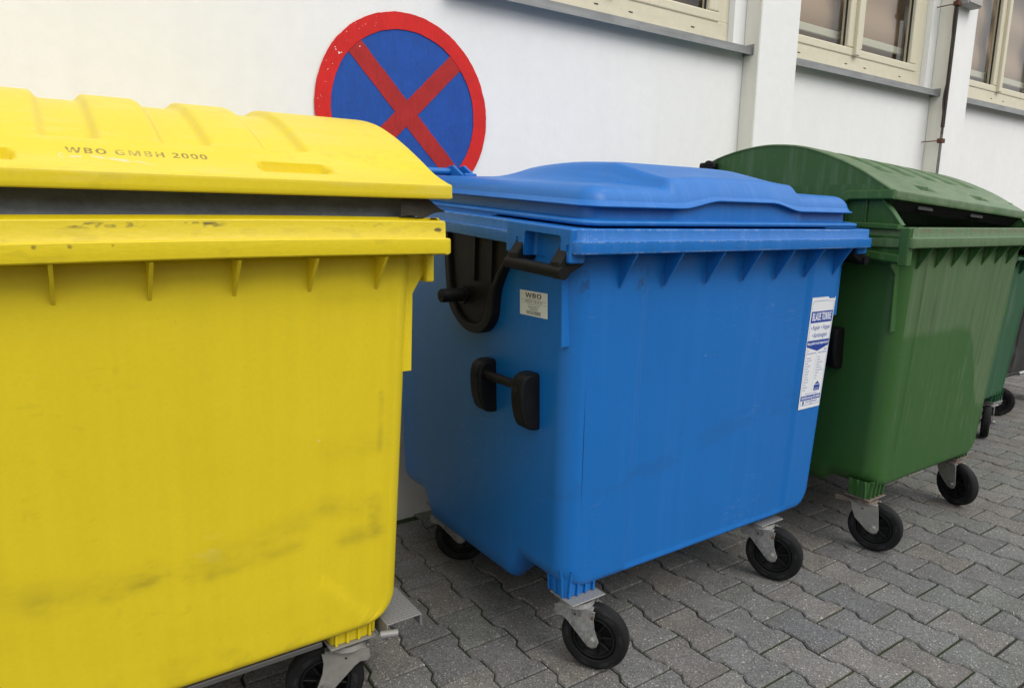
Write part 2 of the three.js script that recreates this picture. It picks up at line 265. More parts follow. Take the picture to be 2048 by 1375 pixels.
// unseen house added across the yard: closes off low sky, shows in the panes
{
  const h = thing('added_brick_house', 'added brown brick house with pale window frames, unseen behind the camera, cutting low sky light', 'building', 12, 0, 15, Math.PI);
  const brickT = std({ map: dataTex(512, 512, (u, v) => { const k = 0.75 + 0.5 * (fbm(u * 9, v * 9, 9, 901, 4)); return [0.20 * k, 0.125 * k, 0.085 * k]; }), roughness: 0.9 });
  const pale = std({ color: lin(0.55, 0.53, 0.46), roughness: 0.7 }), dk = std({ color: lin(0.03, 0.035, 0.04), roughness: 0.15 });
  mesh('wall', new THREE.BoxGeometry(52, 4.6, 8).translate(0, 2.3, -4), brickT, h);
  mesh('roof', slabX([[0.6, 4.6], [0.6, 4.75], [-4, 7], [-8.6, 4.75], [-8.6, 4.6]], -26.4, 26.4, 0.01), std({ color: lin(0.12, 0.06, 0.045), roughness: 0.85 }), h);
  mesh('fascia', rbox(52.6, 0.3, 0.06, 0.01, 0, 4.42, 0.55), pale, h);
  for (let k = 0; k < 16; k++) for (const y of [2.2]) {
    const w = new THREE.Group(); w.name = 'window'; w.position.set(-24 + k * 3.2, y, 0.02); h.add(w);
    mesh('frame', rbox(1.5, 1.5, 0.06, 0.01, 0, 0, 0), pale, w); mesh('pane', rbox(1.28, 1.28, 0.02, 0.005, 0, 0, 0.035), dk, w); mesh('sill', rbox(1.7, 0.06, 0.14, 0.01, 0, -0.79, 0.06), pale, w);
  }
}
// ------------------------------------------------------------------ waste containers
const blackM = new THREE.MeshPhysicalMaterial({ map: dataTex(256, 256, (u, v) => { const k = 0.8 + 0.6 * (fbm(u * 10, v * 10, 10, 301, 4) - 0.5) + (vn(u * 90, v * 90, 90, 305) > 0.93 ? 0.7 : 0); return [0.0075 * k, 0.008 * k, 0.0085 * k]; }, { rep: [4, 4] }), roughness: 0.52, specularIntensity: 0.45 });
const rubberM = new THREE.MeshPhysicalMaterial({ map: dataTex(256, 256, (u, v) => { const k = 0.8 + 0.7 * (fbm(u * 12, v * 12, 12, 311, 4) - 0.5) + 1.6 * sst(0.56, 0.72, fbm(u * 6, v * 6, 6, 315, 4)); return [0.008 * k, 0.0085 * k, 0.009 * k]; }, { rep: [3, 3] }), specularIntensity: 0.6, roughness: 0.78, bumpMap: grainTex, bumpScale: 0.0008 });
const zincM = std({ map: dataTex(256, 256, (u, v) => { const a = fbm(u * 8, v * 8, 8, 321, 5), f = fbm(u * 60, v * 12, 60, 325, 2), r = sst(0.6, 0.74, fbm(u * 5, v * 5, 5, 327, 4)), k = 0.72 + 0.8 * (a - 0.5) + 0.5 * (f - 0.5); return [lerp(0.36 * k, 0.16, r), lerp(0.365 * k, 0.085, r), lerp(0.36 * k, 0.045, r)]; }, { rep: [7, 7] }), roughness: 0.55, metalness: 0.4 });
const rustyM = std({ map: dataTex(256, 256, (u, v) => { const a = sst(0.42, 0.62, fbm(u * 7, v * 7, 7, 331, 5)), k = 0.8 + 0.6 * (fbm(u * 30, v * 30, 30, 335, 2) - 0.5); return [lerp(0.24, 0.17, a) * k, lerp(0.225, 0.075, a) * k, lerp(0.20, 0.035, a) * k]; }, { rep: [7, 7] }), roughness: 0.75, metalness: 0.2 });
const dustyZincM = std({ map: dataTex(256, 256, (u, v) => { const a = fbm(u * 8, v * 8, 8, 341, 5), k = 0.85 + 0.4 * (a - 0.5); return [0.27 * k, 0.265 * k, 0.24 * k]; }, { rep: [7, 7] }), roughness: 0.75, metalness: 0.1 });
const boltM = std({ color: lin(0.45, 0.45, 0.44), roughness: 0.35, metalness: 0.8 });
const holeM = std({ color: lin(0.006, 0.006, 0.006), roughness: 0.9 });

function plastic(c, s, o = {}) {       // scuffed polyethylene; uv in metres
  const { pale = 0.5, dirt = 0.3, scratch = 0.6, rough = 0.42 } = o;
  const m = dataTex(1024, 512, (u, v) => {
    const a = fbm(u * 8, v * 4, 8, s, 5), st = fbm(u * 90, v * 3, 90, s + 7, 3), sc = vn(u * 40, v * 300, 300, s + 11), f = fbm(u * 220, v * 110, 220, s + 13, 2), sp = vn(u * 330, v * 170, 330, s + 17);
    let k = 1 + 0.12 * (a - 0.5) + 0.10 * (st - 0.5) + 0.07 * (f - 0.5), w = 0, d = 0;
    if (sc > 0.90 && a > 0.5) w += scratch * 0.10; if (sp > 0.985) w += scratch * 0.30; if (sp < 0.02) d += dirt * 0.7;
    w += pale * 0.05 * sst(0.5, 0.8, st); d += dirt * 0.25 * sst(0.55, 0.8, fbm(u * 14, v * 14, 14, s + 23, 4));
    return c.map((q) => lerp(lerp(q * k, 0.45, clamp(w)), 0.05, clamp(d)));
  }, { rep: [0.7, 1.4] });
  return new THREE.MeshPhysicalMaterial({ map: m, roughness: rough, bumpMap: grainTex, bumpScale: 0.0006, specularIntensity: 0.9 });
}
// rounded outline of the container at one height: descriptors shared by every ring
const PER = [];
{ const f = 120, c = 9, s = 46, b = 30;
  for (let i = 0; i <= f; i++) PER.push(['f', i / f]); for (let i = 1; i <= c; i++) PER.push(['fr', i / c]); for (let i = 1; i <= s; i++) PER.push(['r', i / s]);
  for (let i = 1; i <= c; i++) PER.push(['br', i / c]); for (let i = 1; i <= b; i++) PER.push(['b', i / b]); for (let i = 1; i <= c; i++) PER.push(['bl', i / c]);
  for (let i = 1; i <= s; i++) PER.push(['l', i / s]); for (let i = 1; i <= c; i++) PER.push(['fl', i / c]); }
function per([k, t], hx, zf, zb, r) {          // -> x, z, nx, nz
  const q = Math.PI / 2, C = (cx, cz, a) => [cx + r * Math.sin(a), cz + r * Math.cos(a), Math.sin(a), Math.cos(a)];
  switch (k) {
    case 'f': return [lerp(-hx + r, hx - r, t), zf, 0, 1]; case 'fr': return C(hx - r, zf - r, t * q);
    case 'r': return [hx, lerp(zf - r, zb + r, t), 1, 0]; case 'br': return C(hx - r, zb + r, q + t * q);
    case 'b': return [lerp(hx - r, -hx + r, t), zb, 0, -1]; case 'bl': return C(-hx + r, zb + r, 2 * q + t * q);
    case 'l': return [-hx, lerp(zb + r, zf - r, t), -1, 0]; default: return C(-hx + r, zf - r, 3 * q + t * q);
  }
}
function body(o) {
  const { hxT, hxB, zfT, zfB, zbT, zbB, yT, yB, rc, recess, groove = 0, sag = 0 } = o;
  const rows = [];                              // [y, insetFront, insetEnd, inner]
  for (let y = yT - 0.25; y < yT - 0.001; y += 0.05) rows.push([y, 0.024, 0.012, 1]);
  rows.push([yT, 0.02, 0.01, 1], [yT, 0.001, 0.001, 0]);
  const bf = 0.022, be = 0.075, n = 60;
  for (let i = 1; i <= n; i++) rows.push([lerp(yT, yB + be, i / n), 0, 0, 0]);
  for (let i = 1; i <= 10; i++) { const a = i / 10 * Math.PI / 2, y = yB + be * (1 - Math.sin(a)), tf = clamp((yB + bf - y) / bf); rows.push([y, bf * (1 - Math.sqrt(1 - tf * tf)), be * (1 - Math.cos(a)), 0]); }
  rows.push([yB - 0.001, 0.2, 0.3, 0], [yB - 0.001, 0.45, 0.54, 0]);
  const ss = []; let acc = 0, prev = null;
  for (const d of PER) { const q = per(d, hxT, zfT, zbT, rc); if (prev) acc += Math.hypot(q[0] - prev[0], q[1] - prev[1]); ss.push(acc - hxT + rc); prev = q; }
  return grid(PER.length - 1, rows.length - 1, (i, j) => {
    const [y, fi, ei, inn] = rows[j], k = clamp((y - yB) / (yT - yB)), hx = lerp(hxB, hxT, k) - ei, zf = lerp(zfB, zfT, k) - fi, zb = lerp(zbB, zbT, k) + fi;
    const r = Math.min(rc, hx * 0.9), q = per(PER[i], hx, zf, zb, r); let z = q[1], x = q[0];
    if (PER[i][0] === 'f' && !inn && recess) z -= recess(x, y) + 0.004 * (fbm(x * 3 + 20, y * 3, 999, 77, 2) - 0.5);
    if (groove && !inn && (PER[i][0] === 'l' || PER[i][0] === 'r')) { const gy = Math.abs(y - yB - groove); if (gy < 0.012) x -= q[2] * 0.003 * (1 - gy / 0.012); }
    let yy = y; if (sag && !inn) { const k = PER[i][0], q = k === 'r' ? PER[i][1] : k === 'l' ? 1 - PER[i][1] : -1; if (q >= 0) yy -= sag * sst(0.17, 0.25, q) * (1 - sst(0.78, 0.86, q)) * (1 - sst(yB + 0.03, yB + 0.16, y)); }
    return [x, yy, z, (ss[i] + 0.7) / 4.4, y / 1.6];
  }, { flip: true });
}
// point on the container's outer face at arc position s (0 = middle of the front) and height y
function onBody(o, s, y, off = 0.0012) {
  const k = clamp((y - o.yB) / (o.yT - o.yB)), hx = lerp(o.hxB, o.hxT, k), zf = lerp(o.zfB, o.zfT, k), a = hx - o.rc, sg = Math.sign(s) || 1, e = Math.abs(s) - a, arc = o.rc * Math.PI / 2;
  if (e <= 0) return [s, y, zf + off]; const t = e / o.rc;
  if (e < arc) return [sg * (a + (o.rc + off) * Math.sin(t)), y, zf - o.rc + (o.rc + off) * Math.cos(t)];
  return [sg * (hx + off), y, zf - o.rc - (e - arc)];
}
function rimSweep(hx, zf, zb, r, profile, slope = 0, wob = 0, notch = null) {
  let acc = 0, prev = null; const ss = PER.map((d) => { const q = per(d, hx, zf, zb, r); if (prev) acc += Math.hypot(q[0] - prev[0], q[1] - prev[1]); prev = q; return acc; });
  const vv = [0]; for (let j = 1; j < profile.length; j++) vv.push(vv[j - 1] + Math.hypot(profile[j][0] - profile[j - 1][0], profile[j][1] - profile[j - 1][1]));
  return grid(PER.length - 1, profile.length - 1, (i, j) => { const q = per(PER[i], hx, zf, zb, r); let [d, y] = profile[j]; if (notch && Math.abs(q[2]) > 0.9 && q[1] < notch[0] && q[1] > notch[1] && y < 1.262) d = Math.min(d, -0.05); return [q[0] + q[2] * d, y + slope * (zf - q[1]) + wob * Math.sin(q[0] * 3.1 + 0.6), q[1] + q[3] * d, ss[i], vv[j] * 3]; }, { closeU: true });
}
// casters ------------------------------------------------------------
const wheelGeo = {
  tyre: new THREE.LatheGeometry([[0.066, -0.019], [0.07, -0.0225], [0.088, -0.0225], [0.0955, -0.019], [0.0995, -0.012], [0.1, -0.004], [0.1, 0.004], [0.0995, 0.012], [0.0955, 0.019], [0.088, 0.0225], [0.07, 0.0225], [0.066, 0.019], [0.066, -0.019]].map(([a, b]) => new THREE.Vector2(a, b)), 48).rotateX(Math.PI / 2),
  hub: (() => {
    const gs = [new THREE.LatheGeometry([[0.054, -0.004], [0.056, -0.018], [0.0585, -0.02], [0.0655, -0.02], [0.0655, 0.02], [0.0585, 0.02], [0.056, 0.018], [0.054, 0.004], [0.012, 0.004]].map(([a, b]) => new THREE.Vector2(a, b)), 40).rotateX(Math.PI / 2), cyl(0.022, 0.022, 0.05, 24).rotateX(Math.PI / 2)];
    for (let k = 0; k < 8; k++) gs.push(rbox(0.04, 0.006, 0.032, 0.002, 0.038, 0, 0).rotateZ(k * Math.PI / 4 + 0.2));
    return merge(gs);
  })(),
  bolt: merge([cyl(0.008, 0.008, 0.09, 12).rotateX(Math.PI / 2), cyl(0.0115, 0.0115, 0.012, 6).rotateX(Math.PI / 2).translate(0, 0, 0.041), cyl(0.0115, 0.0115, 0.012, 6).rotateX(Math.PI / 2).translate(0, 0, -0.041), cyl(0.016, 0.016, 0.002, 20).rotateX(Math.PI / 2).translate(0, 0, 0.0365)]),
  plate: rbox(0.125, 0.005, 0.105, 0.0025, 0, 0, 0), head: merge([cyl(0.047, 0.052, 0.012, 28), cyl(0.036, 0.036, 0.02, 28).translate(0, 0.006, 0)]),
};
function forkGeo(kind) {
  const o = kind === 'tab' ? [[-0.056, 0.192], [-0.058, 0.168], [-0.05, 0.160], [-0.032, 0.159], [-0.018, 0.148], [0.034, 0.092], [0.045, 0.081], [0.060, 0.078], [0.072, 0.085], [0.077, 0.1], [0.064, 0.135], [0.060, 0.165], [0.064, 0.192]]
    : [[-0.04, 0.192], [-0.036, 0.165], [-0.02, 0.128], [0.016, 0.096], [0.034, 0.082], [0.052, 0.078], [0.064, 0.084], [0.070, 0.1], [0.066, 0.14], [0.060, 0.192]];
  const hole = [[0.004, 0.168], [0.008, 0.172], [0.004, 0.176], [0.0, 0.172]];
  return merge([slabZ(o, 0.0305, 0.0355, 0.001, [hole]), slabZ(o, -0.0355, -0.0305, 0.001, [hole]), rbox(0.105, 0.006, 0.07, 0.002, 0.004, 0.1945, 0)]);
}
const forks = { tab: forkGeo('tab'), plain: forkGeo('plain') };
function caster(parent, x, z, ang, kind, metal, label) {   // kind 'tab' trails 58 mm, 'plain' 50 mm
  const tr = kind === 'tab' ? 0.058 : 0.05;     // ang: direction of the trail in the plan, 0 = +x
  const c = new THREE.Group(); c.name = 'caster'; c.position.set(x, 0, z); c.rotation.y = -ang; if (label) c.userData.label = label; parent.add(c);
  const pl = mesh('mounting_plate', wheelGeo.plate, metal, c); pl.position.y = 0.221; pl.rotation.y = ang;
  mesh('swivel_head', wheelGeo.head, metal, c).position.y = 0.204;
  mesh('fork', forks[kind], metal, c);
  for (const [n, g, m] of [['tyre', wheelGeo.tyre, rubberM], ['wheel_hub', wheelGeo.hub, blackM], ['axle_bolt', wheelGeo.bolt, boltM]]) mesh(n, g, m, c).position.set(tr, 0.1, 0);
  return c;
}
const socketRib = slabX([[0, 0.088], [0.016, 0.088], [0.010, 0.05], [0.007, 0], [0, 0]], -0.0035, 0.0035, 0.001);
function socket(parent, x, z, sx, sz, m, h = 0.088, y = 0.2245, back = 0) { z -= back * sz;         // moulded foot over a caster, ribs on its outer faces
  const g = grid(40, 6, (i, j) => { const t = j / 6, w = lerp(0.056, 0.062, t), d = lerp(0.040, 0.046, t), a = i / 40 * Math.PI * 2, p = 0.35, ca = Math.cos(a), sa = Math.sin(a); return [w * Math.sign(ca) * Math.pow(Math.abs(ca), p), y + t * h, d * Math.sign(sa) * Math.pow(Math.abs(sa), p), i / 12, t * 0.1]; }, { closeU: true });
  const s = mesh('caster_socket', g, m, parent); s.position.set(x, 0, z);
  for (const dx of [-0.045, -0.015, 0.015, 0.045]) { const r = mesh('socket_rib', socketRib, m, s); r.position.set(dx, y, sz * 0.040); r.scale.set(1, h / 0.088, 1); if (sz < 0) r.rotation.y = Math.PI; }
  for (const dz of [-0.03, 0, 0.03]) { const r = mesh('socket_rib', socketRib, m, s); r.position.set(sx * 0.056, y, dz); r.scale.set(1, h / 0.088, 1); r.rotation.y = sx > 0 ? Math.PI / 2 : -Math.PI / 2; }
}
// end fittings -------------------------------------------------------
function trunnion(parent, sx, x, zc, y) {
  const out = smooth([[0.235, 0.225], [0.215, 0.165], [0.15, 0.11], [0.105, 0.04], [0.085, -0.045], [0.035, -0.09], [-0.04, -0.10], [-0.11, -0.075], [-0.165, -0.025], [-0.185, 0.06], [-0.20, 0.225]], 40).map(([a, b]) => [zc + a, y + b]);
  const inn = smooth([[0.195, 0.21], [0.175, 0.16], [0.115, 0.095], [0.072, 0.03], [0.055, -0.035], [0.022, -0.064], [-0.04, -0.072], [-0.10, -0.05], [-0.138, -0.008], [-0.155, 0.06], [-0.168, 0.21]], 40).map(([a, b]) => [zc + a, y + b]);
  const xs = (a) => sx * (x + a), zp = zc - 0.075, yp = y + 0.012;
  const b = mesh('trunnion_bracket', merge([slabX(out, xs(-0.05), xs(0.018), 0.003), slabX(out, xs(0.012), xs(0.03), 0.004, [inn])]), blackM, parent);
  mesh('trunnion_pin', merge([bar([xs(0), yp, zp], [xs(0.105), yp, zp], 0.021, 28), bar([xs(0.103), yp, zp], [xs(0.108), yp, zp], 0.0185, 28), bar([xs(0.028), yp, zp], [xs(0.036), yp, zp], 0.03, 28)]), blackM, b);
  mesh('pin_hole', bar([xs(0.104), yp, zp], [xs(0.1087), yp, zp], 0.008, 16), holeM, b);
  for (const k of [-0.02, 0.075]) mesh('bracket_rib', slabX([[zc + k, y + 0.2], [zc + k + 0.012, y + 0.2], [zc + k + 0.006, y + 0.06], [zc + k, y + 0.06]], xs(0.012), xs(0.026), 0.001), blackM, b);
}
function postHandle(parent, sx, xAt, z0, z1, y) {
  const x = xAt(y + 0.08), prof = [[-0.03, 0.16], [0.035, 0.163], [0.052, 0.155], [0.062, 0.135], [0.064, 0.1], [0.058, 0.05], [0.042, 0.012], [0.02, 0], [-0.03, 0]];
  const h = new THREE.Group(); h.name = 'grip_handle'; parent.add(h);
  for (const z of [z0, z1]) { const g = slabZ(smooth(prof, 36).map(([a, b]) => [sx * (x + a), y + b]).sort(() => 0), z - 0.027, z + 0.027, 0.008); mesh('grip_post', sx > 0 ? g : g, blackM, h); mesh('screw_hole', bar([sx * (x + 0.045), y + 0.118, z], [sx * (x + 0.0655), y + 0.118, z], 0.009, 16), holeM, h); }
  mesh('grip_bar', bar([sx * (x + 0.038), y + 0.122, z0], [sx * (x + 0.038), y + 0.122, z1], 0.0135, 18), blackM, h);
}
function topHandle(parent, sx, x, z0, z1, y0, y1) {       // bar held below the rim by two arms; y0, y1 heights at both ends
  const h = new THREE.Group(); h.name = 'carry_handle'; parent.add(h);
  for (const [z, y, d] of [[z0, y0, -1], [z1, y1, 1]]) mesh('handle_arm', slabZ([[sx * (x - 0.05), y + 0.06], [sx * (x + 0.004), y + 0.055], [sx * (x + 0.03), y + 0.02], [sx * (x + 0.034), y - 0.012], [sx * (x + 0.02), y - 0.022], [sx * (x - 0.05), y + 0.012]], z - 0.02, z + 0.02, 0.005), blackM, h);
  mesh('handle_bar', bar([sx * (x + 0.022), y0 - 0.006, z0 - 0.03], [sx * (x + 0.022), y1 - 0.006, z1 + 0.03], 0.0165, 20), blackM, h);
}
function endFin(parent, sx, xRim, xBody, z, m, o = {}) {
  const { yt = 1.208, drop = 0.055, low = 0.93, curve = 0.04, t = 0.007 } = o;
  const xb = (y) => xBody(y) - 0.065, xo = (y) => xBody(y) + 0.012;
  const pts = [[xb(yt), yt], [xRim - 0.02, yt], [xRim - 0.024, yt - drop]];
  for (let k = 1; k <= 6; k++) { const a = k / 6; pts.push([lerp(xRim - 0.028, xo(yt - drop - curve), a), yt - drop - curve * (o.round ? Math.sin(a * 1.57) * 0.35 + a * a * 0.65 : a)]); }
  pts.push([xo(low), low], [xb(low), low]);
  mesh('corner_fin', slabZ(pts.map(([a, b]) => [sx * a, b]), z - t / 2, z + t / 2, 0.0012), m, parent);
}
// lids ---------------------------------------------------------------
function roundLid(parent, o) {                  // o.prof: [back, height] from the front lip to the rear, o.front: z of the lip
  const { hx, prof, front, panels = [], pockets = [], m, y0 } = o;
  const raw0 = smooth(prof, 900), raw = raw0.filter((q, k) => (q[0] < 0.2 ? k % 2 === 0 : k % 8 === 0) || k === raw0.length - 1), lip = [[0.03, y0 + 0.012], [0.012, y0 + 0.001], [0.003, y0], [0, y0 + 0.003], [0, y0 + 0.012], [0, y0 + 0.024], [0.0002, y0 + 0.0295], [0.0012, y0 + 0.0325], [0.0045, y0 + 0.0345]];
  const P = [...lip, ...raw], n = P.length - 1, N = P.map((_, k) => { const a = P[Math.max(0, k - 1)], b = P[Math.min(n, k + 1)], l = Math.hypot(b[0] - a[0], b[1] - a[1]) || 1; return [-(b[1] - a[1]) / l, (b[0] - a[0]) / l]; });
  let acc = 0; const al = P.map((q, k) => (acc += k ? Math.hypot(q[0] - P[k - 1][0], q[1] - P[k - 1][1]) : 0));
  const xs = []; for (let i = 0; i <= 240; i++) xs.push(lerp(-hx, hx, i / 240)); const er = 0.012, ends = [0.0005, 0.0015, 0.003, 0.0055].map((e) => e);
  for (const e of ends) { xs.push(-hx + e, hx - e); } xs.sort((a, b) => a - b);
  const yOf = (b) => { const k = raw.findIndex((q) => q[0] >= b); return raw[Math.max(0, k)][1]; };
  const edge = (x) => { const d = hx - Math.abs(x); return d >= er ? 0 : er * 0.6 * (1 - Math.sqrt(Math.max(0, 1 - ((er - d) / er) ** 2))); };
  const band = (x, c, h, r) => sst(c - h - r, c - h, x) * (1 - sst(c + h, c + h + r, x));
  return mesh('lid', grid(xs.length - 1, n, (i, j) => {
    const x = xs[i]; let [b, y] = P[j], d = edge(x);
    for (const [c, h, b0, b1, dep] of panels) d += dep * band(x, c, h, 0.018) * sst(b0 - 0.012, b0, b) * (1 - sst(b1 - 0.1, b1, b));
    for (const [c, h, b0, b1] of pockets) if (j > 8 && b > b0 && b < b1) { const w = band(x, c, h, 0.012 + 0.2 * (b1 - b) * 0), q = (b - b0) / (b1 - b0), ya = yOf(b0) + 0.001, yb = yOf(b1), tb = q < 0.5 ? lerp(b0, b1, q * 2) : b1, ty = q < 0.5 ? ya : lerp(ya, yb, q * 2 - 1); b = lerp(b, tb, w); y = lerp(y, ty, w); }
    const nz = N[j];
    return [x, y - nz[1] * d, front - (b - nz[0] * d), (x + hx) / (2 * hx), al[j] / acc];
  }), m, parent);
}
function flatLid(parent, o) {                   // ridged flat lid in its own frame: front edge at z = 0, flange underside at y = 0
  const { hx, dep, m, ridge = 0.29 } = o, g = new THREE.Group(); g.name = 'lid'; parent.add(g);
  const sweep = (hx, f, b, r, rows, yf) => grid(PER.length - 1, rows.length - 1, (i, j) => { const [t, y, sc = 1] = rows[j]; const q = per(PER[i], hx - t, -f - t, -b + t, Math.max(r - t, 0.012)); const x = q[0] * sc, z = lerp(-(f + b) / 2, q[1], sc); return [x, y + (yf ? yf(x, z, t, sc) : 0), z, x + 1, -z]; }, { closeU: true });
  mesh('lid_flange', sweep(hx, 0, dep, 0.05, [[0.085, -0.03], [0.078, 0.001], [0.004, 0], [0.0005, 0.003], [0, 0.008], [0.002, 0.013], [0.045, 0.017]]), m, g);
  const bump = (x) => sst(-ridge * 0.95, -ridge * 0.4, x) * (1 - sst(ridge * 0.4, ridge * 0.95, x));
  const panel = (x) => sst(-ridge - 0.012, -ridge + 0.012, x) * (1 - sst(ridge - 0.012, ridge + 0.012, x));
  const wall = grid(PER.length - 1, 6, (i, j) => { const y = 0.012 + j / 6 * 0.044, q = per(PER[i], hx - 0.035, -0.03, -dep + 0.03, 0.05); const p = PER[i][0] === 'f' ? panel(q[0]) : 0; return [q[0], y + p * 0.02 * bump(q[0]) * j / 6, q[1] + 0.008 * p - 0.004 * j / 6 * (q[3] > 0 ? 1 : -1), q[0] + 1, y]; }, { flip: true });
  mesh('lid_wall', wall, m, g);
  const rows = [[0.05, 0.047], [0.02, 0.046], [0.002, 0.0455], [0, 0.047], [0, 0.0495], [0.002, 0.0515]];
  for (const t of [0.006, 0.009, 0.012, 0.016, 0.021, 0.027, 0.034, 0.042, 0.052, 0.064, 0.078, 0.094, 0.112]) rows.push([t, 0.0515]);
  for (let k = 1; k <= 22; k++) rows.push([0.112, 0.0515, 1 - k / 22]);
  const dome = sweep(hx - 0.008, 0.008, dep - 0.012, 0.075, rows, (x, z, t, sc) => {
    const b = -z, tt = t < 0.112 ? t : 0.112 + (1 - sc) * 0.4, e = clamp((tt - 0.014) / 0.058), rise = Math.sqrt(Math.max(0, 1 - (1 - e) * (1 - e)));
    const rd = Math.abs(x), px = 1 - sst(ridge - 0.014 - 0.03 * sst(0.1, 0.5, b), ridge + 0.016 + 0.05 * sst(0.1, 0.5, b), rd);
    const fr = 1 - sst(0.02, 0.2, b);
    let y = 0.048 * rise + 0.02 * sst(0.06, 0.45, tt) + px * (0.026 * sst(0.0, 0.05, tt - 0.014) + 0.027 * sst(0.02, 0.34, tt)) * (1 - 0.75 * sst(0.45, 1.0, b));
    y += 0.023 * bump(x) * fr * (1 - 0.5 * rise);
    y -= 0.006 * (1 - px) * sst(ridge + 0.02, ridge + 0.09, rd) * sst(hx - 0.05, hx - 0.2, rd) * sst(0.15, 0.3, b) * (1 - sst(0.6, 0.8, b));
    return y;
  });
  mesh('lid_top', dome, m, g);
  for (const sx of [-1, 1]) mesh('lid_skirt', slabX([[-0.36, 0.006], [-0.42, -0.004], [-0.53, -0.034], [-dep + 0.03, -0.034], [-dep + 0.03, 0.006]], sx * (hx - 0.002), sx * (hx - 0.012), 0.001), m, g);
  return g;
}

// ---- colours
const blueC = [0.0045, 0.142, 0.48], yellowC = [0.72, 0.565, 0.012], greenC = [0.028, 0.102, 0.019], darkGreenC = [0.013, 0.085, 0.034];
const blueM = plastic(blueC, 401, { scratch: 0.7, dirt: 0.15 }), yellowM = plastic(yellowC, 421, { scratch: 0.25, dirt: 0.16, pale: 0.1 }), greenM = plastic(greenC, 441, { pale: 1.2, scratch: 0.5, dirt: 0.3, rough: 0.5 }), darkGreenM = plastic(darkGreenC, 461, { scratch: 0.3 }), anthraciteM = plastic([0.015, 0.016, 0.017], 471, { scratch: 0.2 });
const scuffRimM = (c, s, amt) => new THREE.MeshPhysicalMaterial({ map: dataTex(2048, 256, (u, v) => {     // u: 2.5 m round the rim, v: over its bands
  const a = fbm(u * 60, v * 8, 60, s, 4), l = vn(u * 240, v * 90, 240, s + 3), t = fbm(u * 30, v * 4, 30, s + 7, 3), st = fbm(u * 180, v * 2, 180, s + 9, 2); let k = 1 + 0.14 * (a - 0.5) + 0.12 * (st - 0.5), w = 0, d = 0;
  if (l > 0.93 && t > 0.5) w = 0.25 * amt; if (l < 0.05 && t < 0.45) d = 0.35; w += 0.03 * amt * sst(0.58, 0.8, st); const q = v / 3, e = Math.max(sst(0.0045, 0, Math.abs(q - 0.0755)), sst(0.003, 0, Math.abs(q - 0.1035)), sst(0.004, 0, Math.abs(q - 0.141))); w += amt * 0.33 * e * sst(0.46, 0.62, 0.5 * a + 0.5 * vn(u * 700, v * 40, 700, s + 21));
  return c.map((q) => lerp(lerp(q * k, 0.5, w), 0.045, d));
}, { rep: [0.4, 1] }), roughness: 0.4, bumpMap: grainTex, bumpScale: 0.0006 });

const TILT = 0.0625;
function bodyTex(c, s, extra, amp = 1, W = 2048) {
  return dataTex(W, W / 2, (u, v) => {
    const S = u * 4.4 - 0.7, Y = v * 1.6, a = fbm(S * 3 + 9, Y * 3, 999, s, 5), st = fbm(S * 45 + 70, Y * 1.6, 999, s + 7, 3), f = fbm(S * 160 + 200, Y * 160, 9999, s + 13, 2), sp = vn(S * 260 + 300, Y * 260, 9999, s + 17);
    let k = 1 + amp * (0.10 * (a - 0.5) + 0.07 * (st - 0.5) + 0.06 * (f - 0.5));
    const e = extra ? extra(S, Y, a, st, f) : { w: 0, d: 0 }; let { w = 0, d = 0, pale = [0.5, 0.5, 0.5], dark = [0.05, 0.045, 0.03] } = e;
    if (sp > 0.9965) w += 0.5; if (sp < 0.004) d += 0.4;
    return c.map((q, n) => lerp(lerp(q * k, pale[n], clamp(w)), dark[n], clamp(d)));
  });
}
const segD = (x, y, a, b, c, d) => { const vx = c - a, vy = d - b, t = clamp(((x - a) * vx + (y - b) * vy) / (vx * vx + vy * vy)); return Math.hypot(x - a - vx * t, y - b - vy * t); };
const WHEELS = 'wheelie';
const place = (name, label, cx, rimZ, D, group) => { const t = thing(name, label, 'waste container', cx, 0, rimZ - D / 2, 0, group); return t; };

